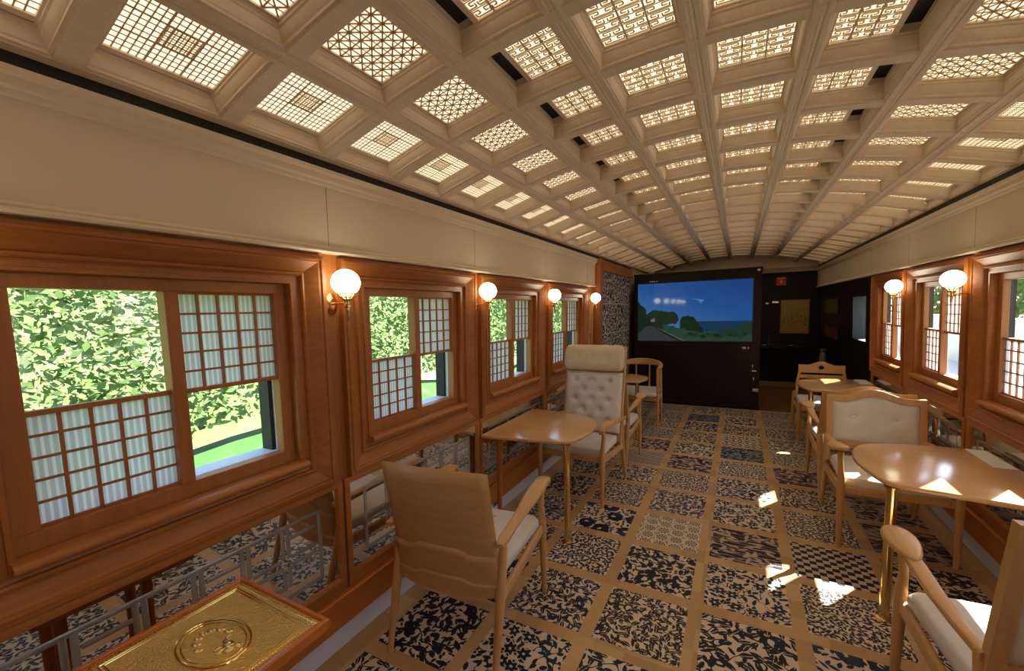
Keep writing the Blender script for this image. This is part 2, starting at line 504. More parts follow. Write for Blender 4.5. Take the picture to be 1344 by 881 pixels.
def build_walls():
    for s, nm in ((-1, 'left'), (1, 'right')):
        mb = MB()
        yend = 4.62 if s < 0 else 5.52
        wins = [w for w in WIN if w[0] == s]
        # lower and upper runs
        TH = -.16 if s < 0 else -.088
        wbox(mb, s, Y0, yend, 0, OZ0 - .004, TH, 0)
        wbox(mb, s, Y0, yend, OZ1 + .004, 1.80, TH, 0)
        ys = [Y0] + [q + e for w in wins for q, e in zip(opening(*w), (-.004, .004))] + [yend]
        for k in range(0, len(ys), 2):
            wbox(mb, s, ys[k], ys[k + 1], OZ0 - .004, OZ1 + .004, TH, 0)
        wbox(mb, s, Y0, Y1, 1.80, 2.52, TH, 0, 1)
        if s < 0:
            # narrow side light, then the tiled stretch behind the post
            wbox(mb, s, 4.62, 4.67, 0, 1.80, -.2, 0)
            wbox(mb, s, 4.67, 4.87, 0, .95, -.2, 0)
            wbox(mb, s, 4.67, 4.87, 1.66, 1.80, -.2, 0)
            wbox(mb, s, 4.87, Y1, 0, 1.80, -.2, 0)
        else:
            wbox(mb, s, 5.52, Y1, 0, 1.06, TH, .004, 2); wbox(mb, s, 5.52, Y1, 1.60, 1.80, TH, .004, 2)
            wbox(mb, s, 5.52, 5.78, 1.06, 1.60, TH, .004, 2); wbox(mb, s, 6.40, Y1, 1.06, 1.60, TH, .004, 2)
        o = mb.build('wall_' + nm, [CHERRY_V, FRIEZE, DARKWOOD], smooth=False)
        struct(o, f'{nm} wall of cherry wood carrying the window panels', 'wall')
    mb = MB(); mb.box(-1.7, 1.7, Y1, Y1 + .1, 0, 2.5)
    struct(mb.build('wall_back', DARKWOOD, smooth=False), 'dark end wall beyond the black cabinet', 'wall')
    mb = MB(); mb.box(-1.7, 1.7, Y0 - .1, Y0, 0, 2.5)
    struct(mb.build('wall_front', CHERRY, smooth=False), 'cherry wall behind the viewer', 'wall')
build_walls()

# ------------------------------------------------------------------ ceiling
XC = .343
YP, YK = .373, 1.20
ROWS = range(-7, 20)
def arch(x, up=0.0):
    t = -.2288 * x; n = math.sqrt(1 + t * t)
    return (x - t / n * up, 2.385 - .1144 * x * x + up / n)
RIB = [(.026, 0), (.028, .004), (.034, .006), (.034, .014), (.037, .018), (.043, .046), (.047, .050), (.047, .056), (.051, .060), (.051, .085)]
def build_ceiling():
    mb = MB()
    # longitudinal ribs
    for k in range(-3, 4):
        x0 = XC * k
        t = -.2288 * x0; n = math.sqrt(1 + t * t); tx = (1 / n, t / n); nx = (-t / n, 1 / n)
        zc = 2.385 - .1144 * x0 * x0
        prof = [(-a, b) for a, b in reversed(RIB)] + [(-.012, 0), (-.009, .004), (-.004, .004), (0, .0015), (.004, .004), (.009, .004), (.012, 0)] + RIB
        for j in range(len(prof) - 1):
            q = []
            for a, b in (prof[j], prof[j + 1]):
                q.append((x0 + tx[0] * a + nx[0] * b, zc + tx[1] * a + nx[1] * b))
            (xa, za), (xb, zb) = q
            mb.add([(xa, Y0, za), (xb, Y0, zb), (xb, Y1, zb), (xa, Y1, za)], [(0, 1, 2, 3)])
    # edge ribs against the walls
    for s in (-1, 1):
        prof = [(1.44, 0)] + [(1.386 - a, b) for a, b in RIB]
        pts = [(s * arch(x, b)[0], arch(x, b)[1]) for x, b in prof]
        for (xa, za), (xb, zb) in zip(pts, pts[1:]):
            mb.add([(xa, Y0, za), (xb, Y0, zb), (xb, Y1, zb), (xa, Y1, za)], [(0, 1, 2, 3)])
    # arched cross ribs
    NX = 40
    prof = [(-a, b) for a, b in reversed(RIB)] + RIB
    for r in ROWS:
        yc = YK + YP * r
        def fn(u, v, yc=yc):
            x = -1.39 + 2.78 * u
            a, b = prof[min(int(round(v * (len(prof) - 1))), len(prof) - 1)]
            px, pz = arch(x, b + .0025)
            return (px, yc + a, pz)
        mb.grid(fn, NX, len(prof) - 1)
    # dark boarding above everything
    mb.grid(lambda u, v: (arch(-1.5 + 3 * u, .115)[0], Y0 + (Y1 - Y0) * v, arch(-1.5 + 3 * u, .115)[1]), 30, 1, 1)
    mb.grid(lambda u, v: (arch(-1.5 + 3 * u, .16)[0], Y0 + (Y1 - Y0) * v, arch(-1.5 + 3 * u, .16)[1]), 30, 1, 1)
    o = mb.build('ceiling', [CEILW, plain('ceiling_cavity', (.03, .024, .02), .8)], fix=False, angle=25)
    struct(o, 'arched coffered ceiling grid of pale limed wood', 'ceiling')
build_ceiling()

LATT = plain('lattice_wood', (.72, .55, .36), .55)
PW, PL = .234, .258       # visible panel, across x along
def lattice_grid(w, l):
    mb = MB(); t = .0018
    def seg(x0, y0, x1, y1, th): mb.bar((x0, y0, 0), (x1, y1, 0), th, t)
    for i in range(1, 12):
        x = -w / 2 + w * i / 12; seg(x, -l / 2, x, l / 2, .0056 if i % 4 == 0 else .0031)
    for j in range(1, 15):
        y = -l / 2 + l * j / 15; seg(-w / 2, y, w / 2, y, .0056 if j % 5 == 0 else .0031)
    for i in range(9):
        x = -w / 6 + w / 3 * (i + .5) / 9; seg(x, -l / 6, x, l / 6, .0019)
        y = -l / 6 + l / 3 * (i + .5) / 9; seg(-w / 6, y, w / 6, y, .0019)
    return mb
def lattice_star(w, l):
    mb = MB(); t = .0018; nx, ny = 5, 6
    sx, sy = w / nx, l / ny
    for i in range(1, nx): mb.bar((-w / 2 + sx * i, -l / 2, 0), (-w / 2 + sx * i, l / 2, 0), .0046, t)
    for j in range(1, ny): mb.bar((-w / 2, -l / 2 + sy * j, 0), (w / 2, -l / 2 + sy * j, 0), .0046, t)
    for i in range(nx):
        for j in range(ny):
            x0, y0 = -w / 2 + sx * i, -l / 2 + sy * j
            mb.bar((x0, y0, 0), (x0 + sx, y0 + sy, 0), .0052, t)
            mb.bar((x0 + sx, y0, 0), (x0, y0 + sy, 0), .0052, t)
            mb.bar((x0 + sx / 2, y0, 0), (x0 + sx / 2, y0 + sy, 0), .0032, t)
    return mb
def lattice_key(w, l, nx=3):
    mb = MB(); t = .0018; th = .0044
    mx, my = nx * 2, 7
    sx, sy = w / mx, l / my
    for i in range(1, nx): mb.bar((-w / 2 + w * i / nx, -l / 2, 0), (-w / 2 + w * i / nx, l / 2, 0), .0062, t)
    for j in range(1, my): mb.bar((-w / 2, -l / 2 + sy * j, 0), (w / 2, -l / 2 + sy * j, 0), .0034, t)
    for i in range(mx):
        for j in range(my):
            x0, y0 = -w / 2 + sx * i, -l / 2 + sy * j
            f = (i + j) % 2
            def P(a, b): return (x0 + sx * (a if f == 0 else 1 - a), y0 + sy * b, 0)
            path = [(0, .2), (.7, .2), (.7, .55), (.32, .55)]
            for a, b in zip(path, path[1:]): mb.bar(P(*a), P(*b), th, t)
            path = [(1, .82), (.16, .82), (.16, .42)]
            for a, b in zip(path, path[1:]): mb.bar(P(*a), P(*b), th, t)
    return mb
def panel_frame(w, l, b=.018):
    mb = MB()
    mb.box(-w / 2 - b, w / 2 + b, -l / 2 - b, -l / 2, -.005, .010); mb.box(-w / 2 - b, w / 2 + b, l / 2, l / 2 + b, -.005, .010)
    mb.box(-w / 2 - b, -w / 2, -l / 2, l / 2, -.005, .010); mb.box(w / 2, w / 2 + b, -l / 2, l / 2, -.005, .010)
    return mb
ORD = ['first', 'second', 'third', 'fourth', 'fifth', 'sixth', 'seventh', 'eighth', 'ninth', 'tenth', 'eleventh', 'twelfth', 'thirteenth', 'fourteenth', 'fifteenth', 'sixteenth', 'seventeenth', 'eighteenth', 'nineteenth', 'twentieth']
COLN = ['against the left wall', 'next inward on the left', 'left with dark slots', 'left of the centre rib', 'right of the centre rib', 'right with dark slots', 'next inward on the right', 'against the right wall']
def build_panels():
    protos = {}
    kinds = ['grid', 'star', 'vent', 'key', 'key', 'vent', 'star', 'grid']
    desc = {'grid': 'glowing square-grid', 'star': 'glowing star-lattice', 'vent': 'glowing narrow key-lattice', 'key': 'glowing key-lattice'}
    for c in range(8):
        k = kinds[c]
        w = PW - .062 if k == 'vent' else PW
        xc = XC * (c - 3.5) + (.031 if c == 2 else -.031 if c == 5 else 0)
        if c == 0: xc -= .004
        if c == 7: xc += .004
        for r in ROWS:
            yc = YK + YP * (r + .5) + .006
            if yc > Y1 - .1 or yc < Y0 + .1: continue
            if k not in protos:
                root = bpy.data.objects.new('lattice_light', None); COL.objects.link(root)
                lm = {'grid': lattice_grid, 'star': lattice_star, 'vent': lattice_key, 'key': lattice_key}[k](w, PL)
                panel_frame(w, PL).build('panel_frame', CEILW, root, smooth=False)
                lm.build('lattice', LATT, root, smooth=False)
                mp = MB(); mp.add([(-w / 2, -PL / 2, .0025), (w / 2, -PL / 2, .0025), (w / 2, PL / 2, .0025), (-w / 2, PL / 2, .0025)], [(3, 2, 1, 0)])
                mp.build('paper', LIT, root, smooth=False, fix=False)
                protos[k] = root; o = root
            else: o = copy_tree(protos[k])
            px, pz = arch(xc, .066)
            o.location = (px, yc, pz)
            o.rotation_euler = (0, -math.atan(-.2288 * xc), 0)
            n = r + 7
            if n < 0: n = 0
            txt = f'{desc[k]} ceiling panel, {ORD[n % 20]} of its row, row {COLN[c]}'
            if n >= len(ORD): txt = f'{desc[k]} ceiling panel, {["seventh", "sixth", "fifth", "fourth", "third", "second", "nearest"][min(n - len(ORD), 6)]} from far wall, row {COLN[c]}'
            tag(o, txt, 'ceiling light', 'lattice light panels in the coffered ceiling')
build_panels()

# ------------------------------------------------------------------ friezes, cornices, fascias, kick boards
def build_trim():
    n = 1
    for s, nm in ((-1, 'left'), (1, 'right')):
        ye = 4.89 if s < 0 else Y1
        mb = MB()
        prof = [(1.79, .0), (1.79, .036), (1.797, .040), (1.803, .036), (1.806, .028), (1.812, .030), (1.818, .022), (1.822, .012), (2.062, .012), (2.066, .020), (2.078, .024), (2.084, .034), (2.104, .036), (2.110, .044), (2.124, .046), (2.128, .030), (2.128, 0)]
        for (za, da), (zb, db) in zip(prof, prof[1:]):
            mb.add([W(s, Y0, za, da), W(s, Y0, zb, db), W(s, ye, zb, db), W(s, ye, za, da)], [(0, 1, 2, 3)])
        mb.add([W(s, ye, z, d) for z, d in prof], [tuple(range(len(prof)))])
        o = mb.build(f'trim_{n}', FRIEZE, smooth=False); n += 1
        struct(o, f'cream frieze board with mouldings above the {nm} windows', 'frieze')
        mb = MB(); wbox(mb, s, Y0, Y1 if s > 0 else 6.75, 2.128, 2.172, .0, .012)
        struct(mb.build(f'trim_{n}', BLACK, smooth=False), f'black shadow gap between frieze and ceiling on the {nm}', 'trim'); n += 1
        # fine joints between frieze boards
        mb = MB()
        for y in ([.08, 1.20, 2.30, 3.43, 4.60] if s < 0 else [.13, 1.25, 2.35, 3.45, 4.52, 5.6, 6.8]):
            wbox(mb, s, y - .0012, y + .0012, 1.823, 2.062, .011, .0125)
        struct(mb.build(f'trim_{n}', plain(f'joint_shadow_{nm}', (.20, .15, .10), .7), smooth=False), f'upright joints in the {nm} frieze boards', 'trim'); n += 1
        # orange fascia with lip
        ye = 4.89 if s < 0 else 5.52
        mb = MB()
        prof = [(.122, .0), (.122, .040), (.248, .040), (.252, .046), (.262, .046), (.266, .04), (.268, .0)]
        for (za, da), (zb, db) in zip(prof, prof[1:]):
            mb.add([W(s, Y0, za, da), W(s, Y0, zb, db), W(s, ye, zb, db), W(s, ye, za, da)], [(0, 1, 2, 3)])
        o = mb.build(f'trim_{n}', FASCIA, smooth=False); n += 1
        struct(o, f'orange wooden fascia below the {nm} mirrors', 'trim')
        mb = MB(); wbox(mb, s, Y0, ye, .0, .121, .0, .012)
        struct(mb.build(f'baseboard_{nm}', WHITE, smooth=False), f'white kick board along the {nm} wall', 'baseboard')
    mb = MB()
    # black vent slots in the kick boards
    for k in range(7): wbox(mb, -1, 2.50 + .016 * k, 2.51 + .016 * k, .07, .11, .012, .014)
    struct(mb.build(f'trim_{n}', BLACK, smooth=False), 'small black heater grille in the left kick board', 'grille'); n += 1
    # post and top beam at the end of the left wall
    mb = MB(); wbox(mb, -1, 4.905, 5.035, 0, 2.13, 0, .075)
    struct(mb.build(f'trim_{n}', CHERRY_V, bevel=.004, smooth=False), 'cherry wood post beside the printed tile panel', 'post'); n += 1
    mb = MB(); wbox(mb, -1, 5.035, 6.75, 2.00, 2.128, 0, .05)
    struct(mb.build(f'trim_{n}', CHERRY, bevel=.004, smooth=False), 'wooden beam over the printed tile panel', 'beam'); n += 1
    # lunette of ceiling wood over the end wall
    mb = MB(); mb.box(-1.42, 1.40, Y1 - .05, Y1, 2.165, 2.44)
    struct(mb.build(f'trim_{n}', CEILW, smooth=False), 'pale wooden lunette under the end of the arched ceiling', 'trim'); n += 1
    # pale beam on the end wall
    mb = MB(); mb.box(.45, 1.38, Y1 - .08, Y1, 2.085, 2.165); mb.box(.45, 1.38, Y1 - .10, Y1, 2.15, 2.165)
    struct(mb.build(f'trim_{n}', plain('pale_beam_paint', (.45, .36, .27), .5), smooth=False), 'pale beam across the top of the dark end wall', 'beam'); n += 1
    mb = MB(); mb.box(.44, 1.36, Y1 - .02, Y1, 0, .09)
    struct(mb.build('baseboard_back', plain('beige_skirting', (.42, .30, .19), .5), smooth=False), 'beige skirting at the foot of the dark end wall', 'baseboard')
    # dark baseboard of passage
    mb = MB(); wbox(mb, 1, 5.52, Y1, 0, .10, .004, .012)
    struct(mb.build('baseboard_right_2', EBONY, smooth=False), 'dark skirting of the passage wall', 'baseboard')
build_trim()

# ------------------------------------------------------------------ window units
def rect_loop(s, y0, y1, z0, z1, d):
    return [W(s, y0, z0, d), W(s, y1, z0, d), W(s, y1, z1, d), W(s, y0, z1, d)]
POS = {-1: ['behind the viewer', 'nearest, beside the gold-topped table', 'beside the solid-backed armchair', 'beside the tall tufted armchair', 'beside the wooden end post'],
       1: ['behind the viewer', 'level with the viewer', 'beside the nearest chair back', 'above the sunlit table', 'second from the dark passage wall', 'next to the dark passage wall']}
def build_window(idx, s, y0, y1, where):
    root = thing(f'window_{idx}', W(s, (y0 + y1) / 2, PZ0, 0), f'{"left" if s < 0 else "right"} cherry-framed window with shoji, {where}', 'window', kind='structure')
    oy0, oy1 = opening(s, y0, y1)
    w = y1 - y0; ks = w / 1.045
    # mitred casing
    prof = [(0, 0), (0, .030), (.012, .031), (.014, .037), (.022, .038), (.026, .031), (.034, .031), (.084, .004), (.088, .014), (.097, .017), (.103, .012), (.105, .002), (.128, -.004), (.131, .006), (.142, .006), (.145, -.004), (.145, -.052)]
    mb = MB(); loops = []
    for m, d in prof:
        fz1 = (PZ1 - OZ1) / .145; fz0 = (OZ0 - PZ0) / .145
        loops.append(rect_loop(s, y0 + m * ks, y1 - m * ks, PZ0 + m * fz0, PZ1 - m * fz1, d))
    mb.loft(loops, cap=False)
    mb.build('casing', CHERRY, root, smooth=False)
    # rounded sill nosing
    mb = MB(); pr = []
    for k in range(9):
        a = -PI / 2 + PI * k / 8
        pr.append((.926 + .018 * math.sin(a), .012 + .026 * math.cos(a)))
    pr = [(.908, -.02)] + pr + [(.944, -.02)]
    mb.loft([[W(s, yy, z, d) for z, d in pr] for yy in (oy0 - .012, oy1 + .022)])
    mb.build('sill', CHERRY, root)
    # sash
    lo, hi = oy0 + .054 * ks, oy1 - .046 * ks
    mid = (lo + hi) / 2; m0, m1 = mid - .019, mid + .019
    zt, zb, zm0, zm1 = 1.620, .992, 1.287, 1.306
    mb = MB(); D0, D1 = (-.072, -.026) if s < 0 else (-.060, -.028)
    wbox(mb, s, oy0, oy1, zt, OZ1, D0, D1); wbox(mb, s, oy0, oy1, OZ0, zb, D0, D1)
    wbox(mb, s, oy0, lo, zb, zt, D0, D1); wbox(mb, s, hi, oy1, zb, zt, D0, D1); wbox(mb, s, m0, m1, zb, zt, D0, D1 + .006)
    mb.build('sash', SASH, root, smooth=False, bevel=.002)
    # which half is clear above
    near_clear = s < 0
    halves = [(lo, m0, near_clear), (m1, hi, not near_clear)]
    gp = MB(); out = []
    for a, b, clear_top in halves:
        if clear_top: sz0, sz1, gz0, gz1 = zb, zm1, zm1, zt
        else: sz0, sz1, gz0, gz1 = zm0, zt, zb, zm0
        # shoji leaf
        mb = MB(); d0, d1 = -.056, -.044
        wbox(mb, s, a, b, sz0 if not clear_top else sz1 - .014, (sz0 + .014) if not clear_top else sz1, d0 - .004, d1 + .006)
        if clear_top: wbox(mb, s, a, b, sz0, sz0 + .008, d0, d1)
        else: wbox(mb, s, a, b, sz1 - .008, sz1, d0, d1)
        for i in range(1, 5):
            yy = a + (b - a) * i / 5; wbox(mb, s, yy - .004, yy + .004, sz0, sz1, d0 + .004, d1)
        for j in range(1, 5):
            zz = sz0 + .008 + (sz1 - sz0 - .016) * j / 5; wbox(mb, s, a, b, zz - .0035, zz + .0035, d0 + .004, d1 - .002)
        lf = mb.build('shoji_lattice', SASH, root, smooth=False)
        mb = MB(); mb.add(rect_loop(s, a, b, sz0, sz1, -.0525), [(0, 1, 2, 3)])
        pp = mb.build('shoji_paper', PAPERM, lf, smooth=False, fix=False)
    mb = MB(); gd = -.078 if s < 0 else -.066
    wbox(mb, s, lo, hi, zb, zt, gd, gd + .004)
    mb.build('glass_pane', GLASS, root, smooth=False)
    # outer reveal: pale sill, black rubber frame
    mb = MB()
    dj, wj = (-.165, .050) if s < 0 else (-.092, .022)
    for (a, b, c, d) in ((oy0 - .01, oy0 + wj, OZ0, OZ1), (oy1 - wj, oy1 + .01, OZ0, OZ1)): wbox(mb, s, a, b, c, d, dj, -.100 if s < 0 else -.070)
    wbox(mb, s, oy0, oy1, 1.645, OZ1, dj, -.09 if s < 0 else -.07)
    mb.build('outer_frame', BLACK, root, smooth=False)
    mb = MB(); wbox(mb, s, oy0, oy1, OZ0, .990, dj - .01, -.079 if s < 0 else -.067)
    if s < 0: wbox(mb, s, oy0, lo - .012, .99, OZ1, -.100, -.079); wbox(mb, s, hi + .012, oy1, .99, OZ1, -.100, -.079)
    mb.build('outer_sill', WHITE, root, smooth=False)
for i, (s, a, b) in enumerate(WIN):
    build_window(i + 1, s, a, b, POS[s][[w for w in WIN if w[0] == s].index((s, a, b))])
def build_sidelight():
    s = -1
    root = thing('window_12', W(s, 4.77, .95, 0), 'narrow pale wood side light next to the end post', 'window', kind='structure')
    mb = MB()
    wbox(mb, s, 4.67, 4.69, .95, 1.66, -.06, .004); wbox(mb, s, 4.85, 4.87, .95, 1.66, -.06, .004)
    wbox(mb, s, 4.69, 4.85, .95, 1.24, -.05, -.03); wbox(mb, s, 4.69, 4.85, 1.24, 1.262, -.06, -.01); wbox(mb, s, 4.69, 4.85, 1.63, 1.66, -.06, -.01)
    mb.build('frame', BEECH, root, smooth=False)
    mb = MB()
    for k in range(1, 4): wbox(mb, s, 4.69 + .04 * k - .003, 4.69 + .04 * k + .003, 1.262, 1.63, -.05, -.03)
    for k in range(1, 6): wbox(mb, s, 4.69, 4.85, 1.262 + .061 * k - .003, 1.262 + .061 * k + .003, -.05, -.032)
    mb.build('lattice', SASH, root, smooth=False)
    mb = MB(); mb.add(rect_loop(s, 4.69, 4.85, 1.262, 1.63, -.052), [(0, 1, 2, 3)])
    mb.build('paper', PAPERM, root, smooth=False, fix=False)
build_sidelight()

# ------------------------------------------------------------------ bevelled mirrors under the windows
def build_mirror(s, y0, y1, where):
    z0, z1 = .272, .792
    root = thing('lattice_mirror', W(s, (y0 + y1) / 2, z0, 0), f'low lattice mirror under a window, {where}', 'mirror', 'mirrors below the windows')
    prof = [(0, .001), (0, .022), (.026, .024), (.032, .018), (.036, .012)]
    mb = MB(); loops = [rect_loop(s, y0 + m, y1 - m, z0 + m * 2.0, z1 - m * .9, d) for m, d in prof]
    mb.loft(loops, cap=False)
    mb.build('frame', CHERRY, root, smooth=False)
    a, b, c, d = y0 + .034, y1 - .034, z0 + .068, z1 - .030
    mb = MB(); mb.add(rect_loop(s, a, b, c, d, .012), [(0, 1, 2, 3)])
    mb.build('mirror_glass', MIRROR, root, smooth=False, fix=False)
    # bevelled strips: border, ladder of uprights and cross bars
    mb = MB()
    def strip(ya, yb, za, zb):
        h = .0016; e = min(yb - ya, zb - za) * .3
        lo = rect_loop(s, ya, yb, za, zb, .0125); hi = rect_loop(s, ya + e, yb - e, za + e, zb - e, .0125 + h)
        mb.loft([lo, hi]); 
    t = .018; iy0, iy1, iz0, iz1 = a + .075, b - .075, c + .05, d - .055
    zc = (iz0 + iz1) / 2
    strip(iy0, iy1, iz1 - t, iz1); strip(iy0, iy1, iz0, iz0 + t)
    n = 6
    for k in range(n + 1):
        y = iy0 + (iy1 - iy0 - t) * k / n
        if k in (0, n):
            strip(y, y + t, iz0, iz1)
        else:
            strip(y - .012, y + .005, zc + .02, iz1); strip(y + .010, y + .027, zc + .02, iz1)
            if k % 2: strip(y - .012, y + .005, iz0 + .05, zc - .02); strip(y + .010, y + .027, iz0 + .05, zc - .02)
        if k < n:
            yb = iy0 + (iy1 - iy0 - t) * (k + 1) / n
            strip(y + .03, yb - .012, zc + .008, zc + .025); strip(y + .03, yb - .012, zc - .025, zc - .008)
            if k % 2 == 0: strip(y + .03, yb - .012, iz0 + .05, iz0 + .067)
            else: strip(y + .03, yb - .012, iz1 - .07, iz1 - .053)
    mb.build('bevelled_lattice', BEVELG, root, smooth=False)
MIR = [(-1, .06, 1.195, 'behind the gold-topped table'), (-1, 1.207, 2.315, 'behind the solid-backed armchair'), (-1, 2.325, 3.43, 'behind the tall tufted armchair'), (-1, 3.44, 4.60, 'left wall, farthest of its row'),
       (1, .13, 1.24, 'right wall, nearest of its row'), (1, 1.255, 2.335, 'beside the nearest chair back'), (1, 2.355, 3.44, 'beside the two-button armchair'), (1, 3.46, 4.51, 'right wall, behind the back-to-back armchairs'), (1, 4.53, 5.50, 'right wall, next to the dark passage')]
for m in MIR: build_mirror(*m)

# ------------------------------------------------------------------ wall lamps
def build_sconce(s, y, z, label):
    root = thing('wall_lamp', W(s, y, z, 0), label, 'wall lamp', 'globe lamps between the windows')
    bx, by, bz = W(s, y, z, 0); i = -s
    mb = MB()
    mb.loft([[(bx + i * d, by + r * .8 * math.cos(a), bz + r * 1.3 * math.sin(a)) for a in [2 * PI * k / 20 for k in range(20)]] for r, d in ((.036, .001), (.036, .006), (.026, .011), (.012, .014))])
    mb.sphere((bx + i * .012, by, bz + .024), .005, 8, 6); mb.sphere((bx + i * .012, by, bz - .024), .005, 8, 6)
    mb.build('backplate', COPPER, root)
    mb = MB(); cx = bx + i * .103
    mb.tube([(bx + i * .008, by, bz), (bx + i * .05, by, bz + .001), (cx, by, bz)], [.006, .005, .006], 10)
    mb.build('arm', BRASS, root)
    mb = MB()
    mb.lathe([(.004, -.075), (.006, -.070), (.004, -.055), (.006, -.05), (.008, -.02), (.014, -.016), (.014, -.008), (.010, -.004), (.010, .006), (.018, .012), (.019, .018), (.014, .022)], 16, (cx, by, bz))
    mb.build('stem', BRASS, root)
    mb = MB()
    for k in range(8):
        a = 2 * PI * k / 8
        mb.tube([(cx + .014 * math.cos(a), by + .014 * math.sin(a), bz + .016), (cx + .024 * math.cos(a), by + .024 * math.sin(a), bz + .026), (cx + .034 * math.cos(a), by + .034 * math.sin(a), bz + .040)], [.003, .0025, .003], 6)
    mb.tube([(cx + .034 * math.cos(2 * PI * k / 20), by + .034 * math.sin(2 * PI * k / 20), bz + .040) for k in range(21)], .0035, 6)
    mb.tube([(cx + .022 * math.cos(2 * PI * k / 16), by + .022 * math.sin(2 * PI * k / 16), bz + .027) for k in range(17)], .0025, 6)
    mb.build('gallery', BRASS, root)
    mb = MB(); mb.sphere((cx, by, bz + .086), .058, 24, 16, sz=.95)
    mb.build('globe', OPAL, root)
for s, y, z, lb in [(-1, 1.203, 1.580, 'opal globe wall lamp on brass bracket, largest, right of the nearest left window'), (-1, 2.316, 1.578, 'opal globe wall lamp on the left pier before the tall tufted armchair'),
                    (-1, 3.432, 1.574, 'opal globe wall lamp third from the viewer on the left wall'), (-1, 4.645, 1.568, 'opal globe wall lamp beside the wooden end post'),
                    (1, 3.452, 1.556, 'opal globe wall lamp on the right wall, nearer of the two'), (1, 4.522, 1.556, 'opal globe wall lamp on the right wall, nearer the dark passage'),
                    (1, 2.348, 1.556, 'opal globe wall lamp on the right wall above the sunlit table'), (-1, .085, 1.58, 'opal globe wall lamp level with the viewer on the left')]:
    build_sconce(s, y, z, lb)

# ------------------------------------------------------------------ tables
def catmull(pts, n=6):
    out = []
    for i in range(len(pts) - 1):
        p0 = Vector(pts[max(i - 1, 0)]); p1 = Vector(pts[i]); p2 = Vector(pts[i + 1]); p3 = Vector(pts[min(i + 2, len(pts) - 1)])
        for k in range(n):
            t = k / n
            out.append(tuple(.5 * ((2 * p1) + (p2 - p0) * t + (2 * p0 - 5 * p1 + 4 * p2 - p3) * t * t + (3 * p1 - p0 - 3 * p2 + p3) * t ** 3)))
    out.append(tuple(pts[-1])); return out
TOP = catmull([(0, -.40, 0), (.22, -.378, 0), (.43, -.345, 0), (.555, -.325, 0), (.610, -.275, 0), (.648, -.12, 0), (.660, .0, 0), (.645, .13, 0), (.595, .265, 0), (.50, .345, 0), (.35, .395, 0), (.15, .415, 0), (0, .418, 0)])
def build_table(s, yc, label, ku=1.0, kv=1.0):
    xw = s * (XW[s] + .018 - .045)
    root = thing('lounge_table', (xw, yc, 0), label, 'table', 'tables against the windows')
    mb = MB()
    def P(u, v, z): return (xw - s * u * ku, yc + v * kv, z)
    rings = []
    for e, z in ((.012, .664), (.004, .667), (0, .674), (0, .684), (.003, .689), (.008, .690)):
        rings.append([P(max(0, u - e) if u > .3 else u, v * (1 - e / .4), z) for u, v, _ in TOP])
    mb.loft(rings); mb.build('tabletop', TABLE, root, angle=50)
    mb = MB(); mb.lathe([(.034, 0), (.034, .006), (.022, .010), (.0205, .018), (.0205, .655), (.03, .657), (.03, .664)], 24, P(.575, -.285, 0))
    mb.build('leg', BRASS, root)
    if s < 0:
      mb = MB(); mb.tube([P(.065, -.30, 0), P(.07, -.30, .3), P(.085, -.30, .664)], [.013, .018, .024], 12)
      mb.build('wooden_leg', CHERRY_V, root)
    mb = MB(); mb.box(*sorted((xw, xw - s * .03)), yc - .33, yc + .33, .615, .664)
    mb.build('wall_cleat', CHERRY, root, smooth=False)
build_table(-1, 2.70, 'pale wood table with brass leg between the solid-backed and tufted armchairs')
build_table(-1, 4.97, 'pale wood table half hidden behind the tall tufted armchair', .92, .74)
build_table(1, 2.715, 'large pale wood table in the right foreground with a sunlit patch')
build_table(1, 5.13, 'pale wood table before the chair with a pierced back')

# ------------------------------------------------------------------ chairs (local: sitter faces -y)
def cushion(mb, outline, z0, z1, r, crown=.0):
    # outline list of (x,y); shrunk rings give rolled edges
    cx = sum(p[0] for p in outline) / len(outline); cy = sum(p[1] for p in outline) / len(outline)
    def ring(e, z):
        out = []
        for x, y in outline:
            v = Vector((x - cx, y - cy)); L = v.length
            v = v * ((L - e) / L)
            out.append((cx + v.x, cy + v.y, z))
        return out
    rs = [ring(r, z0)]
    for k in range(1, 4): rs.append(ring(r * (1 - math.sin(PI / 2 * k / 3)), z0 + r * (1 - math.cos(PI / 2 * k / 3))))
    for k in range(0, 4): rs.append(ring(r * (1 - math.cos(PI / 2 * k / 3)), z1 - r + r * math.sin(PI / 2 * k / 3)))
    for e in (.06, .12, .18): rs.append(ring(r + e, z1 + crown * (1 - (1 - e / .18) ** 2)))
    mb.loft(rs)
SEAT = [(-.262, -.245), (-.245, -.262)] + [(-.24 + .48 * k / 8, -.265 - .012 * math.sin(PI * k / 8)) for k in range(9)] + [(.245, -.262), (.262, -.245), (.245, .20), (.22, .225), (-.22, .225), (-.245, .20)]
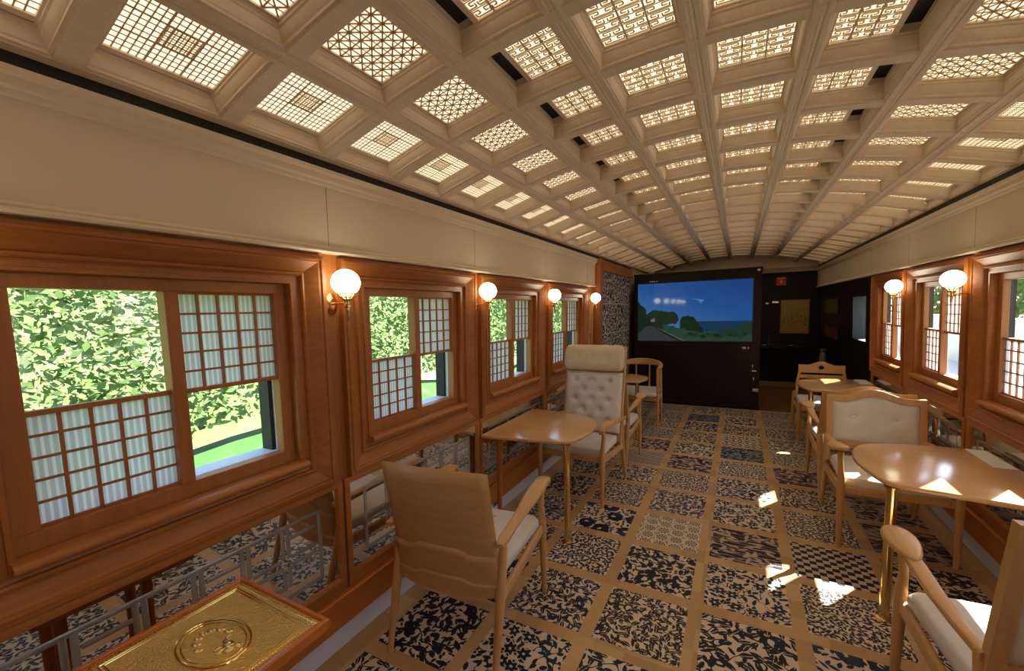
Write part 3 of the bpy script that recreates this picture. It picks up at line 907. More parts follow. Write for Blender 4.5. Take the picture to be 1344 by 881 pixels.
def legs(root, mat, arm_z=.625, rear_top=.585, dx=0.0, arms=True):
    for sx in (-1, 1):
        mb = MB()
        pts = [(sx * .268, -.29, 0), (sx * .268, -.285, .2), (sx * .268, -.28, .36), (sx * .268, -.278, .44)]
        rad = [.013, .018, .022, .019]
        if arms:
            pts += [(sx * .270, -.262, .50), (sx * .274, -.262, .56), (sx * .278, -.285, arm_z)]; rad += [.015, .015, .018]
        mb.tube(pts, rad, 12); mb.build('leg', mat, root)
        mb = MB()
        mb.tube([(sx * .262, .335, 0), (sx * .262, .285, .2), (sx * .262, .245, .36), (sx * .264, .225, .47), (sx * .268, .215, rear_top)], [.013, .018, .022, .020, .017], 12)
        mb.build('leg', mat, root)
    mb = MB()
    for sx in (-1, 1): mb.sweep([(sx * .266, -.28, .372), (sx * .264, .0, .345), (sx * .262, .25, .335)], (.022, .052))
    mb.sweep([(-.266, -.275, .372), (.266, -.275, .372)], (.02, .045), side=(0, 1, 0)); mb.sweep([(-.262, .235, .34), (.262, .235, .34)], (.02, .045), side=(0, 1, 0))
    mb.build('seat_frame', mat, root)
def arm_hook(root, mat):
    for sx in (-1, 1):
        mb = MB()
        X = lambda o: sx * (.272 + o)
        DZ = -.022
        path = [(X(.004), .275, .602), (X(.002), .22, .604), (X(0), .12, .612), (X(.004), .02, .628), (X(.008), -.08, .645), (X(.010), -.17, .656), (X(.010), -.25, .662), (X(.010), -.30, .658), (X(.010), -.328, .638), (X(.010), -.332, .612)]
        path = [(a_, b_, c_ + DZ) for a_, b_, c_ in path]
        secs = [(.034, .02), (.046, .026), (.046, .024), (.054, .024), (.072, .024), (.080, .024), (.070, .024), (.060, .024), (.048, .02), (.036, .012)]
        mb.sweep(path, secs); mb.build('armrest', mat, root)
def seat(root, z0=.375, z1=.445):
    mb = MB(); cushion(mb, SEAT, z0, z1, .028, .006); mb.build('seat', CREAM, root, angle=60)
def tuft(x, z, buttons, depth=.016, rad=.035):
    return sum(depth * math.exp(-((x - a) ** 2 + (z - b) ** 2) / rad ** 2) for a, b in buttons)
def lay(z): return .195 + max(0, z - .33) * .19         # rearward lean of the backs

def chair_solid():
    root = thing('solid_back_armchair', (0, 0, 0), 'armchair with solid curved wooden back, turned away', 'chair', world=False)
    legs(root, BEECH); arm_hook(root, BEECH_H); seat(root)
    def yb(x, z, o): return lay(z) + .045 * (1 - (x / .27) ** 2) + o
    def shell(zb, zt, o0, o1, hw, nz=8, nx=18):
        mb = MB()
        def fr(u, v, o):
            x = -hw + 2 * hw * u
            z0, z1 = zb(x), zt(x); z = z0 + (z1 - z0) * v
            return (x * (1 - .04 * v * 0), yb(x, z, o), z)
        mb.grid(lambda u, v: fr(u, v, o0), nx, nz); mb.grid(lambda u, v: fr(u, v, o1), nx, nz)
        mb.grid(lambda u, v: fr(u, 1, o0 + (o1 - o0) * v), nx, 1); mb.grid(lambda u, v: fr(u, 0, o0 + (o1 - o0) * v), nx, 1)
        mb.grid(lambda u, v: fr(0, u, o0 + (o1 - o0) * v), nz, 1); mb.grid(lambda u, v: fr(1, u, o0 + (o1 - o0) * v), nz, 1)
        import bmesh
        return mb
    def fin(mb, name, mat):
        o = mb.build(name, mat, root)
        w = o.modifiers.new('weld', 'WELD'); w.merge_threshold = .0004
        return o
    def wav(base, step):
        def f(x):
            t = abs(x) / .25
            return base + step * (1 / (1 + math.exp((t - .48) * 22)))
        return f
    fin(shell(lambda x: .345, lambda x: .905 - .012 * (x / .25) ** 2, 0, .018, .252), 'backrest', BEECH_X)
    fin(shell(wav(.335, -.0), wav(.515, .030), .018, .032, .25), 'back_rail', BEECH_X)
    fin(shell(lambda x: .310 + .02 * (x / .25) ** 2, wav(.385, .026), .032, .044, .248), 'lower_back_rail', BEECH_X)
    mb = MB()
    mb.grid(lambda u, v: ((-.225 + .45 * u), yb(-.225 + .45 * u, .47 + .40 * v, -.006 - .03 * (min(u, 1 - u, v, 1 - v) * 8 if min(u, 1 - u, v, 1 - v) < .125 else 1)), .47 + .40 * v), 16, 14)
    mb.build('back_pad', CREAM, root, fix=False)
    return root

def chair_tall():
    root = thing('tufted_armchair', (0, 0, 0), 'tall cream tufted armchair with headrest roll facing the viewer', 'chair', world=False)
    legs(root, BEECH); arm_hook(root, BEECH_H); seat(root)
    def yl(z): return .165 + max(0, z - .40) * .20
    B = [(-.155, .90), (0, .90), (.155, .90), (-.08, .815), (.08, .815), (-.155, .73), (0, .73), (.155, .73), (-.08, .645), (.08, .645), (-.155, .56), (0, .56), (.155, .56)]
    hw = .262
    mb = MB()
    def front(u, v):
        x = -hw + 2 * hw * u; z = .455 + .515 * v
        e = min(u, 1 - u) * 2 * hw; f = min(v, 1 - v) * .515
        puff = .042 * (1 - math.exp(-min(e, f) / .012))
        return (x, yl(z) - puff + tuft(x, z, B, .028, .027), z)
    mb.grid(front, 64, 56)
    mb.grid(lambda u, v: (-hw + 2 * hw * u, yl(.455 + .515 * v) + .004, .455 + .515 * v), 1, 8)
    o = mb.build('backrest', CREAM, root, fix=False, angle=80)
    for x, z in B:
        mb = MB(); mb.sphere((x, yl(z) - .026, z), .0085, 10, 6, sy=.6); mb.build('tuft_button', BUTTON, o)
    mb = MB(); HB = [(-.13, 1.105), (0, 1.105), (.13, 1.105)]
    rings = []
    for k in range(41):
        x = -.268 + .536 * k / 40
        e = min(k, 40 - k) / 40 * .536
        sh = 1 - .25 * math.exp(-e / .012)
        ring = []
        for j in range(28):
            a = 2 * PI * j / 28
            zz = 1.095 + .112 * sh * (abs(math.sin(a)) ** .75) * (1 if math.sin(a) > 0 else -1)
            yy = yl(1.095) - .025 + (zz - 1.095) * .2 + .058 * sh * (abs(math.cos(a)) ** .75) * (1 if math.cos(a) > 0 else -1)
            if math.cos(a) < -.3: yy += tuft(x, zz, HB, .018, .028)
            ring.append((x, yy, zz))
        rings.append(ring)
    mb.loft(rings)
    h = mb.build('headrest', plain('headrest_leather', (.66, .55, .40), .5), root, angle=80)
    for x, z in HB:
        mb = MB(); mb.sphere((x, yl(z) - .066, z), .0085, 10, 6, sy=.6); mb.build('tuft_button', BUTTON, h)
    mb = MB()
    for sx in (-1, 1): mb.sweep([(sx * .265, yl(.34) + .02, .34), (sx * .266, yl(.7) + .02, .70), (sx * .266, yl(1.19) + .035, 1.19)], (.018, .04))
    mb.box(-.262, .262, yl(.42) - .012, yl(.42) + .02, .385, .452)
    mb.sweep([(-.262, yl(.99) + .022, .985), (.262, yl(.99) + .022, .985)], (.02, .03), side=(0, 1, 0))
    mb.build('back_frame', BEECH, root)
    return root

def camel(x, base, hump, wd=.17):
    x = abs(x)
    if x < wd: return base + hump * .5 * (1 + math.cos(PI * x / wd))
    return base + .004 * (x - wd) / .1
def chair_camel(tall=False):
    root = thing('padded_armchair' if tall else 'camel_back_armchair', (0, 0, 0), 'armchair', 'chair', world=False)
    legs(root, BEECH, arm_z=.615)
    seat(root)
    def yb(z): return .205 + max(0, z - .40) * .17
    N = 24
    hw, iw = .272, .236
    zb, zi0, zt, zi1 = (.535, .580, .985, .935) if tall else (.505, .545, .855, .818)
    H1, H2 = (.012, .010) if tall else (.052, .046)
    # frame as strips between outer and inner outlines, front and back faces
    def outl(w, z0, z1, hump, wd):
        p = []
        for k in range(N + 1):
            x = -w + 2 * w * k / N; p.append((x, camel(x, z1, hump, wd)))
        for k in range(1, 6): p.append((w, camel(w, z1, hump, wd) + (z0 - camel(w, z1, hump, wd)) * k / 6))
        for k in range(N + 1): p.append((w - 2 * w * k / N, z0))
        for k in range(1, 6): p.append((-w, z0 + (camel(w, z1, hump, wd) - z0) * k / 6))
        return p
    A = outl(hw, zb, zt, H1, .19); I = outl(iw, zi0, zi1, H2, .18)
    mb = MB()
    mb.loft([[(x, yb(z) + .016, z) for x, z in I], [(x, yb(z) + .018, z) for x, z in A], [(x, yb(z) - .014, z) for x, z in A], [(x, yb(z) - .016, z) for x, z in I], [(x, yb(z) + .016, z) for x, z in I]], cap=False)
    for sx in (-1, 1): mb.sweep([(sx * .262, yb(.40) + .003, .40), (sx * .262, yb(.52), .52)], (.03, .03))
    mb.build('back_frame', BEECH, root, angle=40)
    B = [(-.115, .715), (.115, .715)] if not tall else []
    mb = MB()
    def face(sgn, but):
        def fn(u, v):
            x = -iw + 2 * iw * u; z1 = camel(x, zi1, H2, .18); z = zi0 + (z1 - zi0) * v
            e = min(min(u, 1 - u) * 2 * iw, min(v, 1 - v) * (z1 - zi0))
            p = .020 * (1 - math.exp(-e / .02))
            return (x, yb(z) + sgn * (.006 + p) - sgn * (tuft(x, z, but, .014, .03)), z)
        return fn
    mb.grid(face(-1, B), 40, 26); mb.grid(face(1, []), 24, 16)
    pd = mb.build('back_pad', CREAM, root, fix=False, angle=80)
    for x, z in B:
        mb = MB(); mb.sphere((x, yb(z) - .012, z), .010, 10, 6, sy=.6); mb.build('button', BUTTON, pd)
    for sx in (-1, 1):
        mb = MB()
        mb.sweep([(sx * .266, yb(.60) - .005, .575), (sx * .276, .12, .582), (sx * .284, .02, .597), (sx * .286, -.10, .612), (sx * .284, -.22, .622)], [(.03, .03), (.036, .022), (.046, .02), (.05, .02), (.044, .02)])
        # broad oval pad at the front
        rg = []
        for e, z in ((.010, .622), (.002, .626), (0, .634), (.002, .642), (.010, .646)):
            rg.append([(sx * .288 + (.052 - e) * math.cos(t) * (1 - .28 * math.sin(t)), -.235 + (.105 - e) * math.sin(t), z + .010 * math.sin(-t)) for t in [2 * PI * k / 28 for k in range(28)]])
        mb.loft(rg)
        mb.build('armrest', BEECH_H, root, angle=50)
    return root

def chair_pierced():
    root = thing('pierced_back_chair', (0, 0, 0), 'pale wood side chair with a round hole in its camel back rail', 'chair', world=False)
    legs(root, BEECH, arms=False, rear_top=.47); seat(root)
    def yb(z): return .215 + max(0, z - .40) * .16
    hw = .225; N = 24
    mb = MB()
    # top rail: ring of quads around a round hole, plus plain wings
    hole = [(.026 * math.cos(2 * PI * k / 32), .765 + .026 * math.sin(2 * PI * k / 32)) for k in range(32)]
    def edge(a):
        c, s_ = math.cos(a), math.sin(a)
        t = 1e9
        bx0, bx1, bz0 = -hw, hw, .70
        for k in range(400):
            r = .02 + k * .0006
            x, z = r * c, .765 + r * s_
            if abs(x) > hw or z < bz0 or z > camel(x, .79, .042, .15): return (max(-hw, min(hw, x)), max(bz0, z))
        return (x, z)
    outer = [edge(2 * PI * k / 96) for k in range(96)]
    inner = [(.026 * math.cos(2 * PI * k / 96), .765 + .026 * math.sin(2 * PI * k / 96)) for k in range(96)]
    corner = [(hw, camel(hw, .79, .042, .15)), (-hw, camel(hw, .79, .042, .15)), (-hw, .70), (hw, .70)]
    for cx, cz in corner:
        k = min(range(96), key=lambda q: (outer[q][0] - cx) ** 2 + (outer[q][1] - cz) ** 2); outer[k] = (cx, cz)
    mb.loft([[(x, yb(z) + .011, z) for x, z in inner], [(x, yb(z) + .011, z) for x, z in outer], [(x, yb(z) - .011, z) for x, z in outer], [(x, yb(z) - .011, z) for x, z in inner], [(x, yb(z) + .011, z) for x, z in inner]], cap=False)
    mb.build('top_rail', BEECH_X, root)
    for sx in (-1, 1):
        mb = MB(); mb.sweep([(sx * .245, yb(.40), .40), (sx * .232, yb(.6), .60), (sx * .212, yb(.71), .71)], (.032, .028)); mb.build('back_post', BEECH, root)
    mb = MB(); mb.sweep([(-.22, yb(.66), .655), (.22, yb(.66), .655)], (.018, .045), side=(0, 1, 0))
    mb.build('lower_rail', BEECH_X, root)
    return root

def chair_horseshoe():
    root = thing('horseshoe_back_chair', (0, 0, 0), 'wooden chair with a curved horseshoe top rail beyond the far left table', 'chair', world=False)
    seat(root, .395, .455)
    for sx in (-1, 1):
        for (x, y, xb, ybb) in ((.27, -.20, .275, -.235), (.25, .15, .255, .20)):
            mb = MB(); mb.tube([(sx * xb, ybb, 0), (sx * (x + .004), y, .4), (sx * x, y, .745)], [.015, .020, .017], 12); mb.build('leg', BEECH, root)
    mb = MB()
    for sx in (-1, 1): mb.sweep([(sx * .268, -.21, .36), (sx * .255, .17, .36)], (.02, .05))
    mb.sweep([(-.27, -.21, .36), (.27, -.21, .36)], (.02, .05), side=(0, 1, 0)); mb.sweep([(-.25, .17, .36), (.25, .17, .36)], (.02, .05), side=(0, 1, 0))
    mb.build('seat_frame', BEECH, root)
    mb = MB(); pts = [(-.29, -.25)] + [(-.285, -.20), (-.28, -.05)] + [(-.275 * math.cos(PI * k / 14), .03 + .24 * math.sin(PI * k / 14)) for k in range(15)] + [(.28, -.05), (.285, -.20), (.29, -.25)]
    rings = []
    for i, (x, y) in enumerate(pts):
        a = Vector(pts[min(i + 1, len(pts) - 1)]) - Vector(pts[max(i - 1, 0)]); a.normalize()
        nrm = Vector((a.y, -a.x)); f = max(0, y) / .27
        h = .026 + .06 * f; w = .048 - .022 * f
        rings.append([(x + nrm.x * p, y + nrm.y * p, .760 + .03 * f + q) for p, q in rrect(w, h, min(w, h) * .35, 3)])
    mb.loft(rings); mb.build('top_rail', BEECH_X, root)
    for sx in (-1, 1):
        mb = MB(); mb.tube([(sx * .09, .225, .40), (sx * .09, .258, .75)], [.012, .010], 10); mb.build('back_spindle', BEECH, root)
    return root

def place(o, x, y, rz, label=None, group=None):
    o.location = (x, y, 0); o.rotation_euler = (0, 0, rz)
    if label: o['label'] = label
    if group: o['group'] = group
place(chair_solid(), -.995, 1.59, PI + R_(6), 'armchair with solid curved wooden back and cream seat, turned away, left foreground')
place(chair_tall(), -1.0, 3.265, R_(-3), 'tall cream tufted armchair with headrest roll, facing the viewer beside the left table')
cam_ = chair_camel()
CG = 'two-button camel-back armchairs'
place(cam_, 1.0, 3.36, 0, 'armchair with two-button cream back and camel top rail, facing the viewer behind the sunlit table', CG)
c2 = copy_tree(cam_); place(c2, 1.0, 4.10, PI, 'armchair turned away, back to back behind the two-button armchair', CG)
place(chair_camel(True), 1.0, 1.70, PI + R_(3), 'tall-backed armchair with cream padded back, turned away, nearest the viewer on the right')
c4 = copy_tree(cam_); place(c4, -1.0, 3.98, PI, 'armchair turned away, directly behind the tall tufted armchair', CG)
place(chair_pierced(), 1.03, 5.62, 0)
place(chair_horseshoe(), -1.0, 5.53, 0)

MENU = plain('menu_card', (.82, .81, .78), .45)
def build_menu(xa, xb, ya, yb, label):
    mb = MB(); mb.box(xa, xb, ya, yb, .6905, .693)
    tag(mb.build('menu_card', MENU, smooth=False), label, 'card', 'blank white cards on the right tables')
build_menu(1.277, 1.362, 2.815, 3.112, 'blank white card on the near right table by the window')
build_menu(1.262, 1.362, 5.24, 5.53, 'blank white card on the far right table by the window')

# ------------------------------------------------------------------ gold-topped side table
def gold_mat():
    m, nt, b = newmat('embossed_gold'); g = G(nt)
    b.inputs['Metallic'].default_value = 1
    b.inputs['Base Color'].default_value = (.86, .52, .13, 1)
    b.inputs['Roughness'].default_value = .3
    n = nt.nodes.new('ShaderNodeTexVoronoi'); n.inputs['Scale'].default_value = 230
    g.link(g.obj(), n.inputs['Vector'])
    g.bump(g.m('ADD', n.outputs['Distance'], g.noise(g.obj(), 90, 3)), .8, .003, b)
    return m
GOLD = gold_mat()
GOLDP = plain('polished_gold', (.85, .60, .22), .16, 1)
def build_gold_table():
    x0, x1, y0, y1, zt = -1.272, -.846, .292, .686, .690
    root = thing('side_table', (x0 + .05, (y0 + y1) / 2, 0), 'small side table with hammered gold top and oval relief, lower left', 'side table')
    mb = MB()
    loops = []
    for m, z in ((0, zt - .03), (0, zt - .004), (.003, zt), (.012, zt), (.014, zt - .004), (.014, zt - .008)):
        loops.append([(x0 + m, y0 + m, z), (x1 - m, y0 + m, z), (x1 - m, y1 - m, z), (x0 + m, y1 - m, z)])
    mb.loft([[(x0, y0, zt - .03), (x1, y0, zt - .03), (x1, y1, zt - .03), (x0, y1, zt - .03)]] + loops[1:], cap=False)
    mb.add([(x0, y0, zt - .03), (x1, y0, zt - .03), (x1, y1, zt - .03), (x0, y1, zt - .03)], [(0, 1, 2, 3)])
    mb.build('rim', FASCIA, root, smooth=False)
    mb = MB(); mb.box(x0 + .014, x1 - .014, y0 + .014, y1 - .014, zt - .02, zt - .008)
    pl = mb.build('gold_plate', GOLD, root, smooth=False)
    pl['label'] = 'hammered gold plate'
    mb = MB()
    for m in (.036, .044):
        a = [(x0 + m, y0 + m), (x1 - m, y0 + m), (x1 - m, y1 - m), (x0 + m, y1 - m)]
        for p, q in zip(a, a[1:] + a[:1]): mb.tube([(*p, zt - .008), (*q, zt - .008)], .0022, 8)
    nb = 44
    for k in range(nb):       # beaded border
        t = (k + .5) / nb
        for x, y in ((x0 + .026, y0 + .02 + (y1 - y0 - .04) * t), (x1 - .026, y0 + .02 + (y1 - y0 - .04) * t), (x0 + .02 + (x1 - x0 - .04) * t, y0 + .026), (x0 + .02 + (x1 - x0 - .04) * t, y1 - .026)):
            mb.sphere((x, y, zt - .008), .0042, 6, 4, sz=.7)
    mb.build('beaded_border', GOLDP, pl)
    mb = MB(); cx, cy = (x0 + x1) / 2, (y0 + y1) / 2 + .01
    for ra, rb, r in ((.110, .072, .0032), (.098, .062, .0022)):
        mb.tube([(cx + ra * math.cos(t), cy + rb * math.sin(t), zt - .0075) for t in [2 * PI * k / 48 for k in range(49)]], r, 8)
    # leaf scrolls and a crest in low relief
    for k in range(7):
        a = PI * (.55 + k * .15); px, py = cx + .06 * math.cos(a), cy + .036 * math.sin(a)
        mb.sphere((px, py, zt - .008), .010, 10, 6, sx=1.1, sy=.6, sz=.35)
        mb.sphere((px + .007, py + .006, zt - .008), .006, 8, 6, sz=.5)
    for px, py, r, sx, sy in ((.046, .016, .017, 1.1, .8), (.062, .008, .012, .8, 1.2), (.030, .018, .011, 1.3, .6), (.050, -.006, .010, .6, 1.3), (.036, -.004, .009, .6, 1.3), (.068, .026, .009, 1, 1), (.074, .034, .006, 1.3, .7), (.02, .026, .006, 1.6, .6), (.012, .034, .005, .7, 1.5)):
        mb.sphere((cx + px, cy + py - .004, zt - .008), r, 12, 8, sx=sx, sy=sy, sz=.45)
    mb.build('oval_relief', GOLDP, pl)
    for xx in (x0 + .12, x1 - .16):
        for yy in (y0 + .08, y1 - .10):
            mb = MB(); mb.tube([(xx, yy, 0), (xx, yy, zt - .03)], [.012, .018], 12)
            mb.build('leg', CHERRY_V, root)
build_gold_table()

# ------------------------------------------------------------------ printed tile panel at the end of the left wall
def build_tile_panel():
    root = thing('printed_tile_panel', W(-1, 5.9, 0, 0), 'wall panel of dark block-printed tiles beside the screen', 'wall panel')
    mats = [tile_mat('wall_tile_a', 'dense', .62, ground=(.66, .57, .50), ink2=(.010, .014, .03), seed=2.1), tile_mat('wall_tile_b', 'leaf', .62, ground=(.66, .57, .50), ink2=(.010, .014, .03), seed=7.7), plain('white_grout', (.55, .52, .50), .6)]
    for m in mats[:2]:
        m.node_tree.nodes['Principled BSDF'].inputs['Roughness'].default_value = .7; m.node_tree.nodes['Principled BSDF'].inputs['Specular IOR Level'].default_value = .1
    for m in mats[:2]:   # the print lies in the y-z plane here
        g = G(m.node_tree)
        for n in list(m.node_tree.nodes):
            if n.bl_idname == 'ShaderNodeTexCoord':
                for l in list(n.outputs['Object'].links):
                    x, y, z = g.sep(n.outputs['Object']); t = l.to_socket
                    m.node_tree.links.remove(l); m.node_tree.links.new(g.comb(y, z, x), t)
                break
    ys = [5.04, 5.46, 5.88, 6.30, 6.745]; zs = [0, .38, .76, 1.14, 1.52, 1.995]
    zs = [0, .40, .79, 1.19, 1.59, 1.995]
    for i in range(4):
        for j in range(5):
            mb = MB(); wbox(mb, -1, ys[i] + .006, ys[i + 1] - .006, zs[j] + .006, zs[j + 1] - .006, .002, .016, 0)
            mb.build('tile', mats[(i + j) % 2], root, smooth=False)
    mb = MB(); wbox(mb, -1, 5.037, 6.748, 0, 1.998, .001, .010)
    mb.build('grout', mats[2], root, smooth=False)
build_tile_panel()

# ------------------------------------------------------------------ black cabinet and screen
CY = 6.752
def build_cabinet():
    root = thing('media_cabinet', (-.45, CY + .4, 0), 'tall black lacquered cabinet at the end of the saloon, under the screen', 'cabinet')
    mb = MB(); mb.box(-1.325, .438, CY, CY + .85, 0, 2.035); mb.box(-1.335, .448, CY - .012, CY + .86, 2.02, 2.05); mb.box(-1.32, .445, CY - .006, CY + .85, .0, .07)
    mb.build('body', EBONY, root, smooth=False, bevel=.004)
    for a, b in ((-1.30, -.72), (-.71, -.13), (-.12, .415)):
        mb = MB(); mb.box(a, b, CY - .010, CY, .09, .955)
        d = mb.build('door', EBONY, root, smooth=False, bevel=.003)
        d.name = 'cabinet_door'
    def glint(x, z, w, h):
        mb = MB(); mb.sweep([(x - w / 2, CY - .016, z), (x + w / 2, CY - .016, z)], (h, .012), side=(0, 0, 1)); return mb
    for x, z, w, h in ((.237, .905, .05, .034), (.290, .905, .014, .034)):
        glint(x, z, w, h).build('door_lock', SILVER, root)
    for x, z, w, h in ((.372, .575, .06, .02), (.350, .645, .012, .05), (.366, .455, .012, .05), (.395, .295, .075, .045), (.43, .29, .01, .05)):
        glint(x, z, w, h).build('handle', SILVER, root)
build_cabinet()
def build_tv():
    x0, x1, z0, z1 = -1.262, .330, 1.003, 1.892
    root = thing('television', ((x0 + x1) / 2, CY, z0), 'wide television showing a coastal railway under blue sky', 'television')
    mb = MB(); mb.box(x0 - .022, x1 + .022, CY - .035, CY - .001, z0 - .022, z1 + .022)
    mb.build('bezel', BLACK, root, smooth=False, bevel=.004)
    def em(c, k=1.0): return c
    def scr(name, c):
        m, nt, b = newmat('screen_' + name)
        b.inputs['Base Color'].default_value = (.003, .003, .003, 1); b.inputs['Roughness'].default_value = .06
        b.inputs['Emission Color'].default_value = (*c, 1); b.inputs['Emission Strength'].default_value = .42
        return m
    sky, nt, b = newmat('screen_sky'); g = G(nt)
    b.inputs['Base Color'].default_value = (.003, .003, .003, 1); b.inputs['Roughness'].default_value = .06
    x, y, z = g.sep(g.obj())
    f = g.m('ADD', g.m('MULTIPLY', z, .62), g.m('MULTIPLY', x, .22))
    nt.links.new(g.ramp(f, [(.0, (.055, .165, .36)), (.35, (.016, .085, .29)), (.8, (.009, .045, .20))]), b.inputs['Emission Color'])
    b.inputs['Emission Strength'].default_value = .42
    mats = [sky, scr('sea', (.006, .036, .085)), scr('far_hill', (.010, .026, .012)), scr('tree', (.007, .020, .008)), scr('grass', (.018, .052, .032)), scr('path', (.030, .038, .040)), scr('rail', (.010, .014, .014)), scr('cloud', (.10, .21, .38)), scr('bush', (.012, .036, .020)), scr('house', (.13, .14, .13))]
    mb = MB(); lay_ = [0]
    def poly(pts, m):
        lay_[0] += 1; y = CY - .0355 - .00008 * lay_[0]
        mb.add([(x0 + (x1 - x0) * u, y, z0 + (z1 - z0) * v) for u, v in pts], [tuple(range(len(pts)))], m)
    def bumpy(pts, m, n=5, amp=.012, seed=1):
        rnd = random.Random(seed); out = []
        for (a, b), (c, d) in zip(pts, pts[1:]):
            for k in range(n):
                t = k / n; out.append((a + (c - a) * t, b + (d - b) * t + rnd.uniform(-amp, amp)))
        out.append(pts[-1]); return out
    poly([(0, 0), (1, 0), (1, 1), (0, 1)], 0)
    poly([(.46, .72), (.50, .715), (.555, .69), (.575, .63), (.59, .665), (.605, .69), (.56, .705), (.52, .715)], 7)
    poly([(.34, .70), (.40, .695), (.445, .675), (.44, .66), (.40, .675)], 7)
    poly([(.5, .10), (1, .10), (1, .335), (.5, .335)], 1)
    def close(top): return top + [(top[-1][0], 0.0), (top[0][0], 0.0)]
    poly(close(bumpy([(.0, .30), (.12, .29), (.3, .24), (.45, .2), (.60, .16), (.75, .17), (.9, .2), (1, .22)], 4, 5, .008, 3)), 4)
    poly(close(bumpy([(.09, .48), (.13, .53), (.22, .53), (.33, .50), (.37, .46), (.385, .36), (.36, .30), (.28, .28)], 2, 5, .012, 4)), 2)
    poly(close(bumpy([(.395, .30), (.395, .36), (.42, .42), (.47, .435), (.52, .40), (.56, .30), (.6, .20)], 3, 5, .012, 5)), 3)
    poly(close(bumpy([(.0, .70), (.04, .62), (.08, .55), (.08, .47), (.12, .42), (.14, .30)], 3, 5, .016, 6)), 3)
    poly(close(bumpy([(.72, .12), (.76, .20), (.82, .22), (.88, .22), (.93, .30), (1, .33)], 8, 6, .014, 8)), 8)
    poly(close(bumpy([(.24, .30), (.40, .22), (.56, .15), (.72, .13), (1, .12)], 8, 5, .014, 9)), 4)
    poly([(.0, 0), (.0, .12), (.08, .26), (.13, .27), (.20, .2), (.36, 0)], 5)
    poly([(.17, .22), (.185, .22), (.42, .0), (.37, 0)], 6); poly([(.19, .22), (.198, .22), (.44, .0), (.425, 0)], 9)
    poly([(.12, .37), (.16, .40), (.165, .34), (.125, .33)], 9)
    for k in range(14):
        u = .45 + .038 * k; rr = .018 + .012 * ((k * 7) % 5) / 5; v = .08 + .05 * ((k * 3) % 4) / 4
        poly([(u + rr * math.cos(t) * (1 + .2 * math.sin(3 * t + k)), v + rr * 1.3 * math.sin(t)) for t in [2 * PI * q / 12 for q in range(12)]], (8, 3, 2)[k % 3])
    mb.build('screen', mats, root, smooth=False, fix=False)
build_tv()
def small(name, label, cat, mb, mat, **k):
    return tag(mb.build(name, mat, **k), label, cat)
mb = MB(); mb.box(.375, .415, CY - .04, CY - .012, 2.0, 2.018); mb.sphere((.395, CY - .035, 2.0), .014, 10, 6)
small('ceiling_sensor', 'tiny white sensor at the top right of the black cabinet', 'sensor', mb, WHITE)
mb = MB(); mb.box(-1.08, -1.0, CY - .05, CY - .012, 1.918, 1.932); mb.box(-.98, -.96, CY - .05, CY - .012, 1.918, 1.932)
small('infrared_receiver', 'small receiver bar above the top left of the television', 'receiver', mb, SILVER, smooth=False)

# ------------------------------------------------------------------ end wall and passage
def build_sign():
    x0, x1, z0, z1, y = .757, .905, 1.86, 2.000, Y1 - .012
    root = thing('alarm_sign', ((x0 + x1) / 2, Y1, z0), 'red sign with pale arrow high on the dark end wall', 'sign')
    mb = MB(); mb.box(x0, x1, y, Y1 - .001, z0, z1); mb.build('plate', plain('sign_red', (.62, .07, .03), .4), root, smooth=False)
    mb = MB(); w = x1 - x0; h = z1 - z0; yy = y - .0015
    def r(u0, u1, v0, v1): mb.box(x0 + w * u0, x0 + w * u1, yy, y, z0 + h * v0, z0 + h * v1)
    for k in range(4):       # four lettering blocks
        u = .17 + .17 * k
        r(u, u + .02, .76, .93); r(u + .1, u + .12, .76, .93); r(u, u + .12, .90, .93); r(u, u + .12, .82, .85)
    r(.43, .57, .42, .66)
    mb.add([(x0 + w * .28, yy, z0 + h * .44), (x0 + w * .72, yy, z0 + h * .44), (x0 + w * .5, yy, z0 + h * .2)], [(0, 1, 2)])
    r(.05, .95, .04, .07); r(.05, .95, .94, .97)
    mb.build('lettering', plain('sign_cream', (.85, .55, .42), .5), root, smooth=False)
build_sign()
def paint_mat(name, c1, c2, ink, th):
    m, nt, b = newmat(name); g = G(nt); x, y, z = g.sep(g.obj())
    base = g.ramp(g.m('ADD', g.m('MULTIPLY', z, 1.6), g.m('MULTIPLY', g.noise(g.obj(), 6, 3), .2)), [(.1, c2), (.9, c1)])
    f = g.m('GREATER_THAN', g.m('MULTIPLY', g.noise(g.obj(), 34, 3), g.m('SUBTRACT', 1.0, g.m('MULTIPLY', g.m('ABSOLUTE', g.m('SUBTRACT', z, .24)), 1.2))), th)
    nt.links.new(g.mix(f, base, ink), b.inputs['Base Color']); b.inputs['Roughness'].default_value = .5
    return m
def picture(name, label, s, a, b, z0, z1, mat, side_wall=True, frame=EBONY, fb=.014):
    if side_wall:
        root = thing(name, W(1, (a + b) / 2, z0, 0), label, 'picture')
        mb = MB(); wbox(mb, 1, a, b, z0, z1, .005, .022); mb.build('frame', frame, root, smooth=False)
        mb = MB(); wbox(mb, 1, a + fb, b - fb, z0 + fb, z1 - fb, .022, .025); mb.build('canvas', mat, root, smooth=False)
    else:
        root = thing(name, ((a + b) / 2, Y1, z0), label, 'picture')
        mb = MB(); mb.box(a, b, Y1 - .025, Y1 - .001, z0, z1); mb.build('frame', frame, root, smooth=False)
        mb = MB(); mb.box(a + fb, b - fb, Y1 - .028, Y1 - .025, z0 + fb, z1 - fb); mb.build('canvas', mat, root, smooth=False)
    return root
picture('gold_painting', 'square gold-ground painting with dark birds on the end wall', 0, .837, 1.271, .985, 1.590, paint_mat('gold_ground_painting', (.50, .42, .10), (.62, .30, .09), (.05, .035, .02), .56), False, plain('gilt_edge', (.4, .27, .1), .4))
